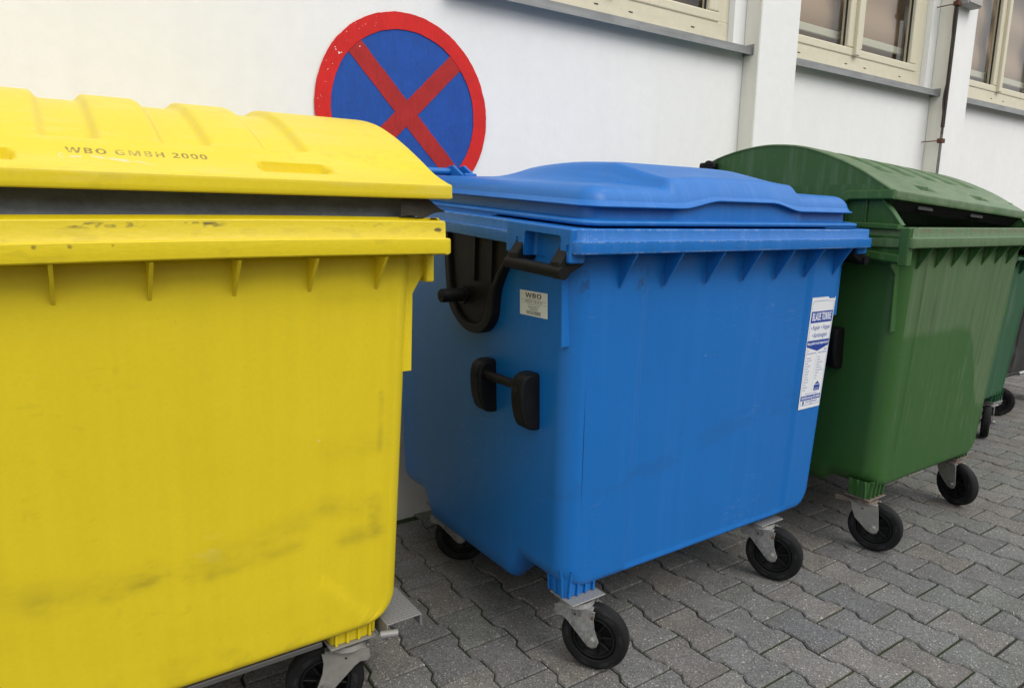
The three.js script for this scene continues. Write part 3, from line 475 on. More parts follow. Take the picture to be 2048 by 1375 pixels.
{ // ---------------------------------------------------------------- blue container
  const CX = 1.757, RZ = -1.30, D = 1.14, ZF = D / 2, hr = 0.667;
  const t = place('waste_container', 'blue wheeled waste container with a flat ridged lid, between the yellow and the green one', CX, RZ, D);
  const B = { hxT: 0.628, hxB: 0.600, zfT: ZF - 0.066, zfB: ZF - 0.105, zbT: -ZF - 0.02, zbB: -ZF + 0.0, yT: 1.212, yB: 0.246, rc: 0.058, groove: 0.085, sag: 0.09,
    recess: (x, y) => 0.009 * sst(-0.366, -0.352, x) * (1 - sst(0.412, 0.426, x)) * sst(0.25, 0.27, y) * (1 - sst(1.13, 1.19, y)) };
  const tex = bodyTex(blueC, 501, (S, Y, a, st, f) => {
    let w = 0.006 * sst(0.55, 0.75, st), d = 0; w += 0.07 * sst(0.82, 0.9, vn(S * 34 + 40, Y * 260, 9999, 515)) * sst(0.56, 0.68, fbm(S * 5 + 6, Y * 5, 999, 517, 3)); w += 0.22 * sst(0.955, 0.975, vn(S * 150 + 90, Y * 36, 9999, 519)) * sst(0.55, 0.7, a);
    d += 0.5 * sst(0.04, 0.0, segD(S, Y, -0.38, 1.15, -0.38, 1.12)) * sst(0.4, 0.6, f);
    d += 0.10 * sst(0.05, 0.01, Math.abs(Y - 0.62 - 0.06 * Math.sin(S * 4))) * sst(0.45, 0.65, fbm(S * 9 + 4, Y * 30, 999, 511, 3)) * (Math.abs(S) < 0.55 ? 1 : 0);
    return { w, d, dark: [0.02, 0.03, 0.05] };
  });
  const bm = new THREE.MeshPhysicalMaterial({ map: tex, roughness: 0.4, bumpMap: grainTex, bumpScale: 0.0005 });
  mesh('body', body(B), bm, t);
  const rm = scuffRimM(blueC, 521, 0.9);
  mesh('rim', rimSweep(hr, ZF, -ZF, 0.035, [[-0.075, 1.207], [-0.004, 1.2085], [0, 1.2125], [0, 1.2400], [-0.002, 1.2425], [-0.010, 1.2440], [-0.0105, 1.268], [-0.013, 1.2715], [-0.05, 1.274], [-0.062, 1.262]], 0, 0, [ZF - 0.06, ZF - 0.225]), rm, t);
  // the rim rises towards the back
  { const p = t.children[t.children.length - 1].geometry, a = p.attributes.position; for (let i = 0; i < a.count; i++) a.setY(i, a.getY(i) + TILT * Math.max(0, ZF - 0.03 - a.getZ(i))); p.computeVertexNormals(); }
  const xB = (y) => lerp(B.hxB, B.hxT, (y - B.yB) / (B.yT - B.yB)), zB = (y) => lerp(B.zfB, B.zfT, (y - B.yB) / (B.yT - B.yB));
  for (const x of [1.295, 1.468, 1.642, 1.811, 1.975, 2.136, 2.296]) mesh('gusset_rib', slabX([[zB(1.2) - 0.004, 1.2085], [ZF - 0.006, 1.2085], [zB(1.113), 1.113], [zB(1.11) - 0.004, 1.113]], x - CX - 0.003, x - CX + 0.003, 0.001), blueM, t);
  const slot = rbox(0.011, 0.035, 0.004, 0.002, -0.38, 1.158, zB(1.158) - 0.0045); mesh('slot_hole', slot, holeM, t);
  const tilt = (g) => g.translate(0, -1.25, -ZF).rotateX(TILT).translate(0, 1.25, ZF);
  for (const sx of [-1, 1]) {
    const ax = sx * (hr - 0.022);
    const ap = cut(rbox(0.05, 0.086, 0.28, 0.006, ax, 1.2275, ZF - 0.165, 3), rbox(0.07, 0.075, 0.155, 0.01, ax + sx * 0.02, 1.2125, ZF - 0.142), rbox(0.06, 0.018, 0.011, 0.003, ax + sx * 0.02, 1.222, ZF - 0.036), rbox(0.06, 0.018, 0.011, 0.003, ax + sx * 0.02, 1.222, ZF - 0.252));
    mesh('end_apron', tilt(ap), blueM, t);
    mesh('apron_side', tilt(rbox(0.03, 0.05, 0.68, 0.012, sx * (hr - 0.03), 1.243, ZF - 0.69)), blueM, t);
    endFin(t, sx, hr, xB, ZF - 0.10, blueM, { drop: 0.06, curve: 0.035, low: 0.965 });
    trunnion(t, sx, 0.622, 0.075, 1.045);
    postHandle(t, sx, xB, 0.335, 0.115, 0.71);
    topHandle(t, sx, hr - 0.006, ZF - 0.245, ZF - 0.062, 1.184, 1.170);
  }
  // lid
  const lid = flatLid(t, { hx: 0.617, dep: 1.03, m: blueM }); lid.position.set(-0.012, 1.278, ZF - 0.018); lid.rotation.x = TILT;
  const HB = 0.50; for (const x of [-0.385, 0.36]) {
    mesh('lid_hinge', merge([slabX([[-HB + 0.16, 1.36], [-HB + 0.14, 1.42], [-HB + 0.02, 1.482], [-HB - 0.02, 1.478], [-HB - 0.03, 1.44], [-HB + 0.0, 1.36]], x - 0.03, x - 0.018, 0.002), slabX([[-HB + 0.16, 1.36], [-HB + 0.14, 1.42], [-HB + 0.02, 1.482], [-HB - 0.02, 1.478], [-HB - 0.03, 1.44], [-HB + 0.0, 1.36]], x + 0.018, x + 0.03, 0.002), rbox(0.05, 0.02, 0.1, 0.005, x, 1.44, -HB + 0.06)]), blueM, t);
    mesh('hinge_tube', bar([x - 0.14, 1.458, -HB], [x - 0.02, 1.458, -HB], 0.014, 20), blueM, t);
  }
  // casters
  const metal = zincM;
  for (const [x, z, a] of [[1.237, -1.43, 1.0], [2.137, -1.462, 1.2], [1.225, -2.19, 0.6], [2.2, -2.2, 2.2]]) {
    const lx = x - CX, lz = z - (RZ - D / 2); socket(t, lx, lz, Math.sign(lx), Math.sign(lz), blueM, 0.088, 0.2245, 0.028); caster(t, lx, lz, a, 'tab', metal, 'galvanised swivel caster with a black wheel');
  }
  // small white WBO label on the left end
  const lt = canvasTex(512, 288, (g, W, H) => {
    g.fillStyle = '#dfe3e2'; g.fillRect(0, 0, W, H); g.fillStyle = '#14181c'; g.textAlign = 'center';
    g.save(); g.translate(256, 76); g.scale(1.75, 1); g.font = 'bold 74px sans-serif'; g.fillText('WBO', 0, 0); g.restore();
    g.font = '15px sans-serif'; g.fillText('Wirtschaftsbetriebe Oberhausen GmbH', 256, 98);
    g.fillRect(24, 106, 464, 3); g.fillRect(24, 140, 464, 2); g.font = 'bold 24px sans-serif'; g.fillText('Behälter-Nr.  1100  405  274', 256, 132);
    g.font = '19px sans-serif'; g.fillText('Typ MGB 1100 mit Schlüssel', 256, 164); g.font = 'bold 25px sans-serif'; g.fillText('Gartenstraße 27', 256, 192); g.fillText('Oberhausen', 256, 218);
    let x = 126; const q = [3, 2, 5, 2, 2, 6, 3, 4, 2, 7, 3, 2, 5, 3, 2, 4, 6, 2, 3, 5, 2, 8, 2, 3, 4, 2, 6, 3, 5, 2, 3, 4, 2, 7, 3, 2, 5, 4, 2, 3]; for (let k = 0; k < 40 && x < 386; k++) { g.fillRect(x, 228, q[k] * 0.9, 42); x += q[k] * 0.9 + q[(k * 7 + 3) % 40] * 0.85 + 1; }
  });
  const lg = grid(8, 6, (i, j) => { const y = lerp(1.029, 1.098, j / 6), z = lerp(-1.598, -1.470, i / 8) - (RZ - D / 2); return [-(xB(y) + 0.0016), y, z, i / 8, j / 6]; });
  mesh('small_label', lg, std({ map: lt, roughness: 0.35 }), t).userData.label = 'small white label lettered WBO with a bar code';
  // tall paper recycling sticker on the right front corner
  const st = canvasTex(512, 1200, (g, W, H) => {
    const bl = '#1c3f9a'; g.fillStyle = '#e3e6ea'; g.fillRect(0, 0, W, H); g.strokeStyle = bl; g.lineWidth = 4; g.beginPath(); g.roundRect(26, 40, W - 52, H - 80, 44); g.stroke();
    g.fillStyle = bl; g.fillRect(26, 148, W - 52, 120); g.fillStyle = '#f2f4f6'; g.textAlign = 'center'; g.save(); g.translate(256, 246); g.scale(0.66, 1.25); g.font = 'bold 92px sans-serif'; g.fillText('BLAUE TONNE', 0, 0); g.restore();
    g.fillStyle = bl; g.font = 'italic bold 62px sans-serif'; g.save(); g.translate(256, 345); g.scale(0.85, 1); g.fillText('• Papier  • Pappe', 0, 0); g.fillText('• Kartonagen', 0, 80); g.restore();
    g.beginPath(); g.moveTo(10, 455); g.lineTo(W - 10, 455); g.lineTo(W - 10, 520); g.lineTo(256, 575); g.lineTo(10, 520); g.fill();
    g.fillStyle = '#f2f4f6'; g.font = 'italic bold 38px sans-serif'; g.fillText('Was gehört in die Papiertonne?', 256, 502, 470);
    g.fillStyle = bl; g.textAlign = 'left'; g.font = 'bold 24px sans-serif'; g.fillText('Ja', 44, 572); g.fillText('Das sammeln wir', 44, 602); g.fillText('Nein', 410, 572); g.fillText('Das nicht hinein', 286, 602);
    g.fillRect(256, 590, 2, 430); g.font = '21px sans-serif';
    'Zeitungen,Zeitschriften,Hefte,Büropapier,Bücher,Prospekte,Kataloge,Kartons,Schachteln,Packpapier,Tüten,Wellpappe,Briefe'.split(',').forEach((s, k) => g.fillText(s, 44, 650 + k * 29));
    'Folien,Tapeten,Hygienepapier,Windeln,Milchkartons,Getränkekartons,Styropor,Fotos,Glas'.split(',').forEach((s, k) => g.fillText(s, 286, 650 + k * 29));
    g.beginPath(); g.moveTo(310, 945); g.lineTo(370, 912); g.lineTo(430, 945); g.fill(); g.fillRect(300, 952, 140, 62); g.fillStyle = '#f2f4f6'; g.font = 'bold 17px sans-serif'; g.fillText('zur Rückseite', 312, 1000);
    g.fillStyle = bl; g.font = 'italic 19px sans-serif'; g.textAlign = 'center'; g.fillText('Bitte Kartons immer zerkleinern', 256, 1044); g.fillRect(26, 1056, W - 52, 52); g.fillStyle = '#f2f4f6'; g.font = 'bold 37px sans-serif'; g.fillText('Abfallberatung 825-2688', 256, 1094, 420);
    g.fillStyle = bl; g.font = 'italic bold 32px sans-serif'; g.fillText('Stadt Oberhausen', 290, 1138); g.font = '26px sans-serif'; g.fillText('WBO', 290, 1164); g.beginPath(); g.moveTo(80, 1116); g.lineTo(120, 1116); g.lineTo(118, 1146); g.lineTo(100, 1162); g.lineTo(82, 1146); g.fill();
  });
  const sg = grid(30, 20, (i, j) => { const q0 = j / 20, u = i / 30, y = lerp(0.640, 1.040, q0) - (j === 20 ? 0.007 * sst(0.66, 0.72, u) * (1 - sst(0.93, 1, u)) : 0), s = lerp(0.436, lerp(0.566, 0.580, q0), u), q = onBody(B, s, y, 0.0018); return [q[0], q[1], q[2], u, q0]; });
  mesh('paper_sticker', sg, std({ map: st, roughness: 0.4 }), t).userData.label = 'tall white sticker with blue print headed BLAUE TONNE';
}

{ // ---------------------------------------------------------------- yellow container
  const CX = 0.185, RZ = -1.41, D = 1.07, ZF = D / 2, hr = 0.625;
  const t = place('waste_container', 'yellow wheeled waste container with a domed lid standing ajar, nearest on the left', CX, RZ, D);
  const B = { hxT: 0.560, hxB: 0.532, zfT: ZF - 0.066, zfB: ZF - 0.125, zbT: -ZF + 0.06, zbB: -ZF + 0.15, yT: 1.212, yB: 0.262, rc: 0.05, groove: 0.085, sag: 0.04,
    recess: (x, y) => { const e = x - 0.322 - Math.max(0, 0.44 - y) * 0.9; const e2 = -x - 0.322 - Math.max(0, 0.44 - y) * 0.9; return 0.0035 * (sst(-0.004, 0.006, e) + sst(-0.004, 0.006, e2)) * sst(1.14, 1.10, y) + 0.0025 * sst(0.468, 0.476, Math.abs(x)); } };
  const sc = [[-0.42, 0.63, -0.22, 0.575, 0.035, 0.5], [-0.24, 0.555, -0.03, 0.555, 0.03, 0.75], [-0.12, 0.53, -0.03, 0.545, 0.012, 1.0], [0.05, 0.548, 0.29, 0.597, 0.032, 0.65], [0.08, 0.523, 0.29, 0.542, 0.014, 0.9], [0.345, 0.622, 0.47, 0.598, 0.026, 0.8], [0.40, 0.528, 0.488, 0.527, 0.022, 1.1], [0.482, 0.605, 0.488, 0.53, 0.02, 0.9], [0.35, 0.765, 0.49, 0.752, 0.025, 0.35], [0.488, 0.88, 0.49, 0.74, 0.008, 0.9], [-0.35, 0.5, -0.05, 0.46, 0.03, 0.15], [-0.2, 0.42, 0.4, 0.36, 0.03, 0.12]];
  const tex = bodyTex(yellowC, 601, (S, Y, a, st, f) => {
    let d = 0, w = 0; const n1 = fbm(S * 11 + 3, Y * 26, 999, 611, 4), n2 = fbm(S * 30 + 8, Y * 60, 999, 617, 3);
    for (const [x0, y0, x1, y1, h, q] of sc) { const r = segD(S, Y, x0, y0, x1, y1); if (r < h * 2.2) d += q * 0.27 * sst(h * 1.8, 0, r + 0.6 * h * (n1 - 0.5)) * (0.25 + 0.75 * sst(0.3, 0.75, 0.55 * n1 + 0.45 * n2)); }
    d += 0.5 * sst(0.72, 0.8, n2) * sst(0.6, 0.75, fbm(S * 4 + 2, Y * 4, 999, 621, 3)) * 0.12;
    if (Y < 0.35) d += 0.16 * sst(0.45, 0.7, fbm(S * 14 + 2, Y * 14, 999, 631, 4)) * sst(0.36, 0.27, Y + 0.1 * (n1 - 0.5));
    w += 0.35 * sst(0.0045, 0.001, Math.hypot(S - 0.334, Y - 0.79)); w += 0.06 * sst(0.62, 0.75, n1) * sst(0.06, 0.0, segD(S, Y, 0.0, 0.58, 0.1, 0.575));
    return { w, d, dark: [0.10, 0.075, 0.02], pale: [0.8, 0.78, 0.6] };
  }, 0.8);
  const bm = new THREE.MeshPhysicalMaterial({ map: tex, roughness: 0.42, bumpMap: grainTex, bumpScale: 0.0005 });
  mesh('body', body(B), bm, t);
  const rm = new THREE.MeshPhysicalMaterial({ map: dataTex(2048, 256, (u, v) => {
    const s = u * 2.5, x = s - hr + 0.02, q = v / 3, a = fbm(s * 22, q * 60, 999, 641, 4), f = fbm(s * 120, q * 160, 999, 647, 2), l = vn(s * 160, q * 500, 9999, 651); let k = 1 + 0.08 * (a - 0.5) + 0.06 * (f - 0.5), d = 0;
    const up = sst(0.1385, 0.1445, q) * (1 - sst(0.149, 0.152, q));
    for (const [x0, x1, p] of [[-0.165, 0.012, 0.6], [0.055, 0.125, 0.75], [0.36, 0.47, 0.3]]) d += p * up * sst(x0 - 0.01, x0 + 0.01, x) * (1 - sst(x1 - 0.02, x1 + 0.015, x)) * sst(0.46, 0.66, a * 0.5 + f * 0.5);
    d += 0.8 * sst(0.012, 0.004, Math.hypot((x - 0.59) * 1, (q - 0.136) * 1.6) + 0.01 * (f - 0.5)) ;
    for (const xx of [-0.175, -0.125, -0.06]) d += 0.6 * sst(0.005, 0.001, Math.hypot(x - xx, (q - 0.1015) * 1.1) + 0.006 * (f - 0.5) + 0.004 * (a - 0.5));
    if (l > 0.975) d += 0.22; d += 0.12 * sst(0.55, 0.75, a); return yellowC.map((c, n) => lerp(c * k, [0.06, 0.04, 0.02][n], clamp(d)));
  }, { rep: [0.4, 1] }), roughness: 0.4, bumpMap: grainTex, bumpScale: 0.0006 });
  mesh('rim', rimSweep(hr, ZF, -ZF, 0.02, [[-0.075, 1.207], [-0.004, 1.2085], [0, 1.2125], [0, 1.2420], [-0.002, 1.2445], [-0.0115, 1.2460], [-0.012, 1.280], [-0.0145, 1.284], [-0.03, 1.286], [-0.034, 1.2905], [-0.05, 1.2905], [-0.055, 1.27]], 0, 0.004), rm, t);
  const xB = (y) => lerp(B.hxB, B.hxT, (y - B.yB) / (B.yT - B.yB)), zB = (y) => lerp(B.zfB, B.zfT, (y - B.yB) / (B.yT - B.yB));
  for (let k = -3; k <= 3; k++) mesh('gusset_rib', slabX([[zB(1.2) - 0.006, 1.2085], [ZF - 0.006, 1.2085], [zB(1.132) + 0.001, 1.132], [zB(1.13) - 0.006, 1.132]], k * 0.154 - 0.0035, k * 0.154 + 0.0035, 0.001), yellowM, t);
  for (const sx of [-1, 1]) {
    endFin(t, sx, hr + 0.008, xB, ZF - 0.105, yellowM, { drop: 0.045, curve: 0.05, low: 0.925, round: 1, t: 0.008 });
    mesh('end_apron', rbox(0.022, 0.075, 0.5, 0.005, sx * (hr - 0.016), 1.178, ZF - 0.335), yellowM, t);
    trunnion(t, sx, 0.556, -0.02, 1.04);
    postHandle(t, sx, xB, 0.24, 0.02, 0.70);
  }
  // domed lid, ajar
  const prof = [[0.012, 1.3705], [0.05, 1.383], [0.09, 1.399], [0.155, 1.432], [0.23, 1.468], [0.31, 1.502], [0.41, 1.536], [0.51, 1.556], [0.615, 1.566], [0.72, 1.558], [0.81, 1.528], [0.89, 1.478], [0.95, 1.42], [0.985, 1.36]];
  const pn = [-0.5, -0.3, -0.1, 0.1, 0.3].map((c) => [c, 0.034, 0.165, 0.74, 0.016]), pk = [[0.292, 0.066, 0.036, 0.098], [-0.262, 0.066, 0.036, 0.098]];
  const cv = canvas(2048, 1024, (g, W, H) => {           // stamped lettering and scratches; 1.25 m across
    g.fillStyle = '#000'; g.fillRect(0, 0, W, H);
    g.save(); g.fillStyle = '#f00'; g.textAlign = 'center'; g.translate((0.008 + hr) / (2 * hr) * W, H * (1 - 0.1375)); g.scale(1.0, 0.68); g.font = 'bold 44px sans-serif'; g.letterSpacing = '3px'; g.fillText('WBO GMBH 2000', 0, 0); g.restore();
    g.strokeStyle = '#0f0'; g.lineCap = 'round'; const sx = (x) => (x + hr) / (2 * hr) * W, sy = (b) => H * (1 - b);
    for (let k = 0; k < 34; k++) { const x = R(-0.075, 0.005), b = 0.128 - (x + 0.075) * 0.22 + R(-0.006, 0.004); g.lineWidth = R(0.6, 3); g.beginPath(); g.moveTo(sx(x), sy(b)); g.lineTo(sx(x + R(0.004, 0.02)), sy(b - R(0.001, 0.007))); g.stroke(); }
    g.lineWidth = 3; g.beginPath(); g.arc(sx(-0.118), sy(0.125), 9, 1, 5); g.stroke(); for (let k = 0; k < 8; k++) { g.beginPath(); g.moveTo(sx(-0.1 + R(-0.01, 0.01)), sy(0.121 + R(-0.003, 0.003))); g.lineTo(sx(-0.09), sy(0.123)); g.stroke(); }
    for (let k = 0; k < 120; k++) { const x = R(-0.6, 0.6), b = R(0.03, 0.6); g.lineWidth = R(0.3, 0.9); g.globalAlpha = R(0.1, 0.5); g.beginPath(); g.moveTo(sx(x), sy(b)); g.lineTo(sx(x + R(-0.03, 0.03)), sy(b + R(-0.012, 0.012))); g.stroke(); } g.globalAlpha = 1;
  });
  const lm = new THREE.MeshPhysicalMaterial({ map: dataTex(1536, 1024, (u, v) => {
    const x = u * 1.25, q = v * 1.25, a = fbm(x * 5, q * 5, 999, 661, 5), st = fbm(x * 8 + 4, q * 50, 999, 667, 3), f = fbm(x * 170, q * 170, 9999, 671, 2), n = fbm(x * 50, q * 50, 999, 675, 3), sp = vn(x * 220, q * 220, 9999, 679);
    let k = 1 + 0.10 * (a - 0.5) + 0.06 * (f - 0.5), w = 0.07 * sst(0.5, 0.8, st) + 0.7 * cvAt(cv, u, v, 1), d = 0.8 * cvAt(cv, u, v, 0) * (0.55 + 0.45 * sst(0.3, 0.5, n)); if (sp < 0.006) d += 0.5; if (sp > 0.995) w += 0.4;
    d += 0.10 * sst(0.55, 0.8, n) * sst(0.5, 0.7, a); return yellowC.map((c, i) => lerp(lerp(c * k, [0.62, 0.60, 0.50][i], clamp(w)), [0.13, 0.085, 0.02][i], clamp(d)));
  }), roughness: 0.4, bumpMap: grainTex, bumpScale: 0.0006 });
  const front = ZF - 0.002;
  roundLid(t, { hx: hr, prof, front, y0: 1.3345, panels: pn, pockets: pk, m: lm });
  const endP = [[front - 0.006, 1.338], [front - 0.006, 1.3655], ...smooth(prof, 50).map(([b, y]) => [front - b, y - 0.004])]; endP.push([front - 0.97, 1.34]);
  for (const sx of [-1, 1]) mesh('lid_end', slabX(endP, sx * (hr - 0.004), sx * (hr - 0.02), 0.001), yellowM, t);
  // grey curtain inside the opening
  const flapM = std({ map: dataTex(512, 128, (u, v) => { const k = 0.8 + 0.5 * (fbm(u * 12, v * 6, 12, 681, 4) - 0.5) + 0.25 * (fbm(u * 80, v * 20, 80, 685, 2) - 0.5); return [0.17 * k, 0.20 * k, 0.235 * k]; }), roughness: 0.55 });
  mesh('inner_flap', grid(90, 10, (i, j) => { const x = lerp(-hr + 0.03, hr - 0.07, i / 90), q = j / 10; return [x, 1.255 + q * 0.09, ZF - 0.045 - 0.03 * q + 0.002 * Math.sin(x * 24), i / 40, q]; }), flapM, t);
  mesh('rubber_flap', grid(24, 6, (i, j) => { const q = i / 24, r = j / 6; return [lerp(hr - 0.12, hr - 0.012, q), 1.294 + r * (0.045 - 0.028 * sst(0.55, 1, q)) + 0.004 * Math.sin(q * 9) * (1 - r) + 0.01 * q * q * (1 - r), ZF - 0.028 + 0.004 * Math.sin(q * 7 + r), q, r]; }), std({ color: lin(0.035, 0.03, 0.026), roughness: 0.7, bumpMap: grainTex, bumpScale: 0.003 }), t);
  // running gear
  for (const [x, z, a] of [[0.60, -1.605, 3.5], [-0.215, -1.605, 0.4], [0.585, -2.3, 0.5], [-0.215, -2.3, 2.0]]) { const lx = x - CX, lz = z - (RZ - D / 2); socket(t, lx, lz, Math.sign(lx), Math.sign(lz), yellowM, 0.07, 0.2245); caster(t, lx, lz, a, 'tab', dustyZincM, 'grey swivel caster with a black wheel'); }
  mesh('base_rail', rbox(0.66, 0.014, 0.03, 0.003, 0, 0.2525, ZF - 0.15), std({ color: lin(0.10, 0.10, 0.098), roughness: 0.6, metalness: 0.3 }), t);
  const hx0 = 0.50, hz = ZF - 0.19;
  mesh('tow_bracket', merge([rbox(0.10, 0.004, 0.16, 0.001, hx0 + 0.04, 0.2615, hz), rbox(0.004, 0.045, 0.16, 0.001, hx0 - 0.008, 0.237, hz), rbox(0.004, 0.03, 0.16, 0.001, hx0 + 0.088, 0.2445, hz)]).rotateY(0), zincM, t);
  mesh('bracket_bolt', bar([hx0 - 0.03, 0.245, hz + 0.085], [hx0 + 0.012, 0.245, hz + 0.1], 0.010, 14), zincM, t);
}

{ // ---------------------------------------------------------------- green container with raised domed lid
  const CX = 3.085, RZ = -1.215, D = 1.07, ZF = D / 2, hr = 0.568;
  const t = place('waste_container', 'mid green wheeled waste container with a domed lid propped open at the front', CX, RZ, D);
  const B = { hxT: 0.500, hxB: 0.455, zfT: ZF - 0.05, zfB: ZF - 0.105, zbT: -ZF + 0.06, zbB: -ZF + 0.15, yT: 1.212, yB: 0.262, rc: 0.06, groove: 0.085, sag: 0.04, recess: (x, y) => 0.003 * sst(0.33, 0.336, Math.abs(x) - Math.max(0, 0.4 - y) * 0.6) };
  const tex = bodyTex(greenC, 701, (S, Y, a, st, f) => {
    const front = Math.abs(S) < 0.5 ? 1 : 0, n = fbm(S * 5 + 2, Y * 5, 999, 711, 4), e = Y - 0.86 - 0.10 * sst(0.1, 0.42, S) * -1 - 0.05 * (n - 0.5) + 0.28 * sst(0.12, 0.4, S), w0 = front * 0.17 * sst(-0.015, 0.03, e) * (0.55 + 0.9 * st) + (front ? 0.03 : 0.008) * sst(0.5, 0.8, st);
    let d = 0; const run = fbm(S * 70 + 5, Y * 2.2, 999, 721, 3); d += front * 0.35 * sst(0.66, 0.74, run) * sst(0.8, 0.95, Y);
    let w = w0; const sx = fbm(S * 60 + 3, Y * 9, 999, 731, 2); w += front * 0.12 * sst(0.66, 0.8, sx) * (Y < 0.75 && Y > 0.4 ? 1 : 0.2);
    return { w, d, pale: [0.26, 0.29, 0.20], dark: [0.035, 0.04, 0.025] };
  });
  mesh('body', body(B), new THREE.MeshPhysicalMaterial({ map: tex, roughness: 0.5, bumpMap: grainTex, bumpScale: 0.0006 }), t);
  mesh('rim', rimSweep(hr, ZF, -ZF, 0.014, [[-0.06, 1.207], [-0.004, 1.2085], [0, 1.2125], [0, 1.2420], [-0.002, 1.2445], [-0.011, 1.2460], [-0.0115, 1.276], [-0.014, 1.279], [-0.045, 1.281], [-0.052, 1.265]], 0, 0), new THREE.MeshPhysicalMaterial({ map: dataTex(2048, 256, (u, v) => {
    const s = u * 2.5, q = v / 3, a = fbm(s * 30, q * 60, 999, 741, 4), st = fbm(s * 90, q * 4, 999, 745, 3), f = fbm(s * 160, q * 200, 9999, 749, 2); const k = 1 + 0.2 * (a - 0.5); const w = 0.14 + 0.3 * (st - 0.3) * 0.8, b = sst(0.115, 0.122, q) * (1 - sst(0.138, 0.144, q)) * sst(0.45, 0.65, a * 0.7 + f * 0.3) * 0.6;
    return greenC.map((c, n) => lerp(lerp(c * k, [0.30, 0.36, 0.24][n], clamp(w)), [0.13, 0.075, 0.05][n], b));
  }, { rep: [0.4, 1] }), roughness: 0.55, bumpMap: grainTex, bumpScale: 0.001 }), t);
  const xB = (y) => lerp(B.hxB, B.hxT, (y - B.yB) / (B.yT - B.yB)), zB = (y) => lerp(B.zfB, B.zfT, (y - B.yB) / (B.yT - B.yB));
  for (const x of [2.671, 2.806, 2.938, 3.068, 3.196, 3.318, 3.436]) mesh('gusset_rib', slabX([[zB(1.2) - 0.004, 1.2085], [ZF - 0.005, 1.2085], [zB(1.13) + 0.001, 1.13], [zB(1.13) - 0.005, 1.13]], x - CX - 0.003, x - CX + 0.003, 0.001), greenM, t);
  for (const sx of [-1, 1]) {
    const X = (a) => sx * (hr - a);
    // end apron below the lid: panel with top and bottom flange, front post
    mesh('end_apron', merge([slabX([[ZF - 0.03, 1.272], [-0.3, 1.30], [-0.3, 1.17], [ZF - 0.24, 1.17], [ZF - 0.03, 1.148]], X(0.012), X(0.03), 0.002)]), greenM, t);
    mesh('apron_flange', slabX([[ZF - 0.06, 1.29], [-0.28, 1.318], [-0.28, 1.298], [ZF - 0.06, 1.272]], X(-0.004), X(0.04), 0.003), greenM, t);
    mesh('apron_flange', slabX([[ZF - 0.045, 1.185], [ZF - 0.25, 1.205], [-0.28, 1.205], [-0.28, 1.178], [ZF - 0.25, 1.178], [ZF - 0.045, 1.157]], X(-0.006), X(0.03), 0.003), greenM, t);
    mesh('apron_rail', slabX([[ZF - 0.05, 1.252], [-0.28, 1.272], [-0.28, 1.264], [ZF - 0.05, 1.243]], X(-0.002), X(0.03), 0.002), greenM, t);
    mesh('corner_post', rbox(0.034, 0.135, 0.036, 0.006, X(0.014), 1.213, ZF - 0.034), greenM, t);
    // fixed cheek under the lid
    mesh('cheek', slabX([[ZF - 0.062, 1.285], [ZF - 0.10, 1.335], [ZF - 0.145, 1.385], [ZF - 0.20, 1.42], [-0.3, 1.42], [-0.3, 1.29]], X(0.03), X(0.042), 0.002), greenM, t);
    mesh('cheek_edge', slabX([[ZF - 0.058, 1.287], [ZF - 0.096, 1.337], [ZF - 0.141, 1.388], [ZF - 0.15, 1.386], [ZF - 0.104, 1.334], [ZF - 0.066, 1.285]], X(0.018), X(0.046), 0.002), greenM, t);
    for (const dz of [0.19, 0.265]) mesh('cheek_rib', slabX([[ZF - dz, 1.29], [ZF - dz - 0.006, 1.29], [ZF - dz - 0.006, 1.40], [ZF - dz, 1.40]], X(0.018), X(0.032), 0.001), greenM, t);
    endFin(t, sx, hr, xB, ZF - 0.085, greenM, { yt: 1.16, drop: 0.02, curve: 0.03, low: 0.90, t: 0.007 });
    trunnion(t, sx, 0.512, -0.05, 1.03);
    postHandle(t, sx, xB, 0.245, 0.02, 0.728);
  }
  // lid: shell, ends, lip
  const front = ZF - 0.083, prof = [[0.008, 1.4075], [0.05, 1.433], [0.124, 1.478], [0.226, 1.527], [0.333, 1.567], [0.40, 1.584], [0.487, 1.595], [0.577, 1.597], [0.70, 1.582], [0.816, 1.552], [0.884, 1.515], [0.93, 1.475], [0.955, 1.43]];
  const lid = new THREE.Group(); lid.name = 'domed_lid'; t.add(lid);
  const lm = new THREE.MeshPhysicalMaterial({ map: dataTex(1024, 1024, (u, v) => {
    const x = u * 1.14, q = v * 1.2, a = fbm(x * 6, q * 6, 999, 761, 5), st = fbm(x * 20, q * 60, 999, 765, 3), s2 = fbm(x * 90, q * 8, 999, 767, 2), f = fbm(x * 150, q * 150, 9999, 769, 2); const k = 1 + 0.12 * (a - 0.5) + 0.1 * (f - 0.5), w = clamp(0.10 + 0.25 * (a - 0.4) + 0.25 * (st - 0.45) + 0.14 * (s2 - 0.5));
    return greenC.map((c, n) => lerp(c * 1.05 * k, [0.36, 0.36, 0.27][n], w));
  }), roughness: 0.42, bumpMap: grainTex, bumpScale: 0.0008 });
  const hl = hr - 0.002;
  roundLid(lid, { hx: hl, prof, front, y0: 1.3725, panels: [-0.36, -0.18, 0, 0.18, 0.36].map((c) => [c, 0.034, 0.16, 0.74, 0.02]), pockets: [[-0.25, 0.055, 0.036, 0.074], [0.22, 0.055, 0.036, 0.074]], m: lm });
  const arc = smooth(prof, 50).map(([b, y]) => [front - b, y - 0.003]);
  const low = [[front - 0.95, 1.36], [front - 0.9, 1.27], [front - 0.19, 1.27]]; for (let k = 0; k <= 5; k++) { const a = k / 5 * Math.PI / 2; low.push([front - 0.165 - 0.025 * Math.cos(a), 1.347 + 0.025 * Math.sin(a)]); }
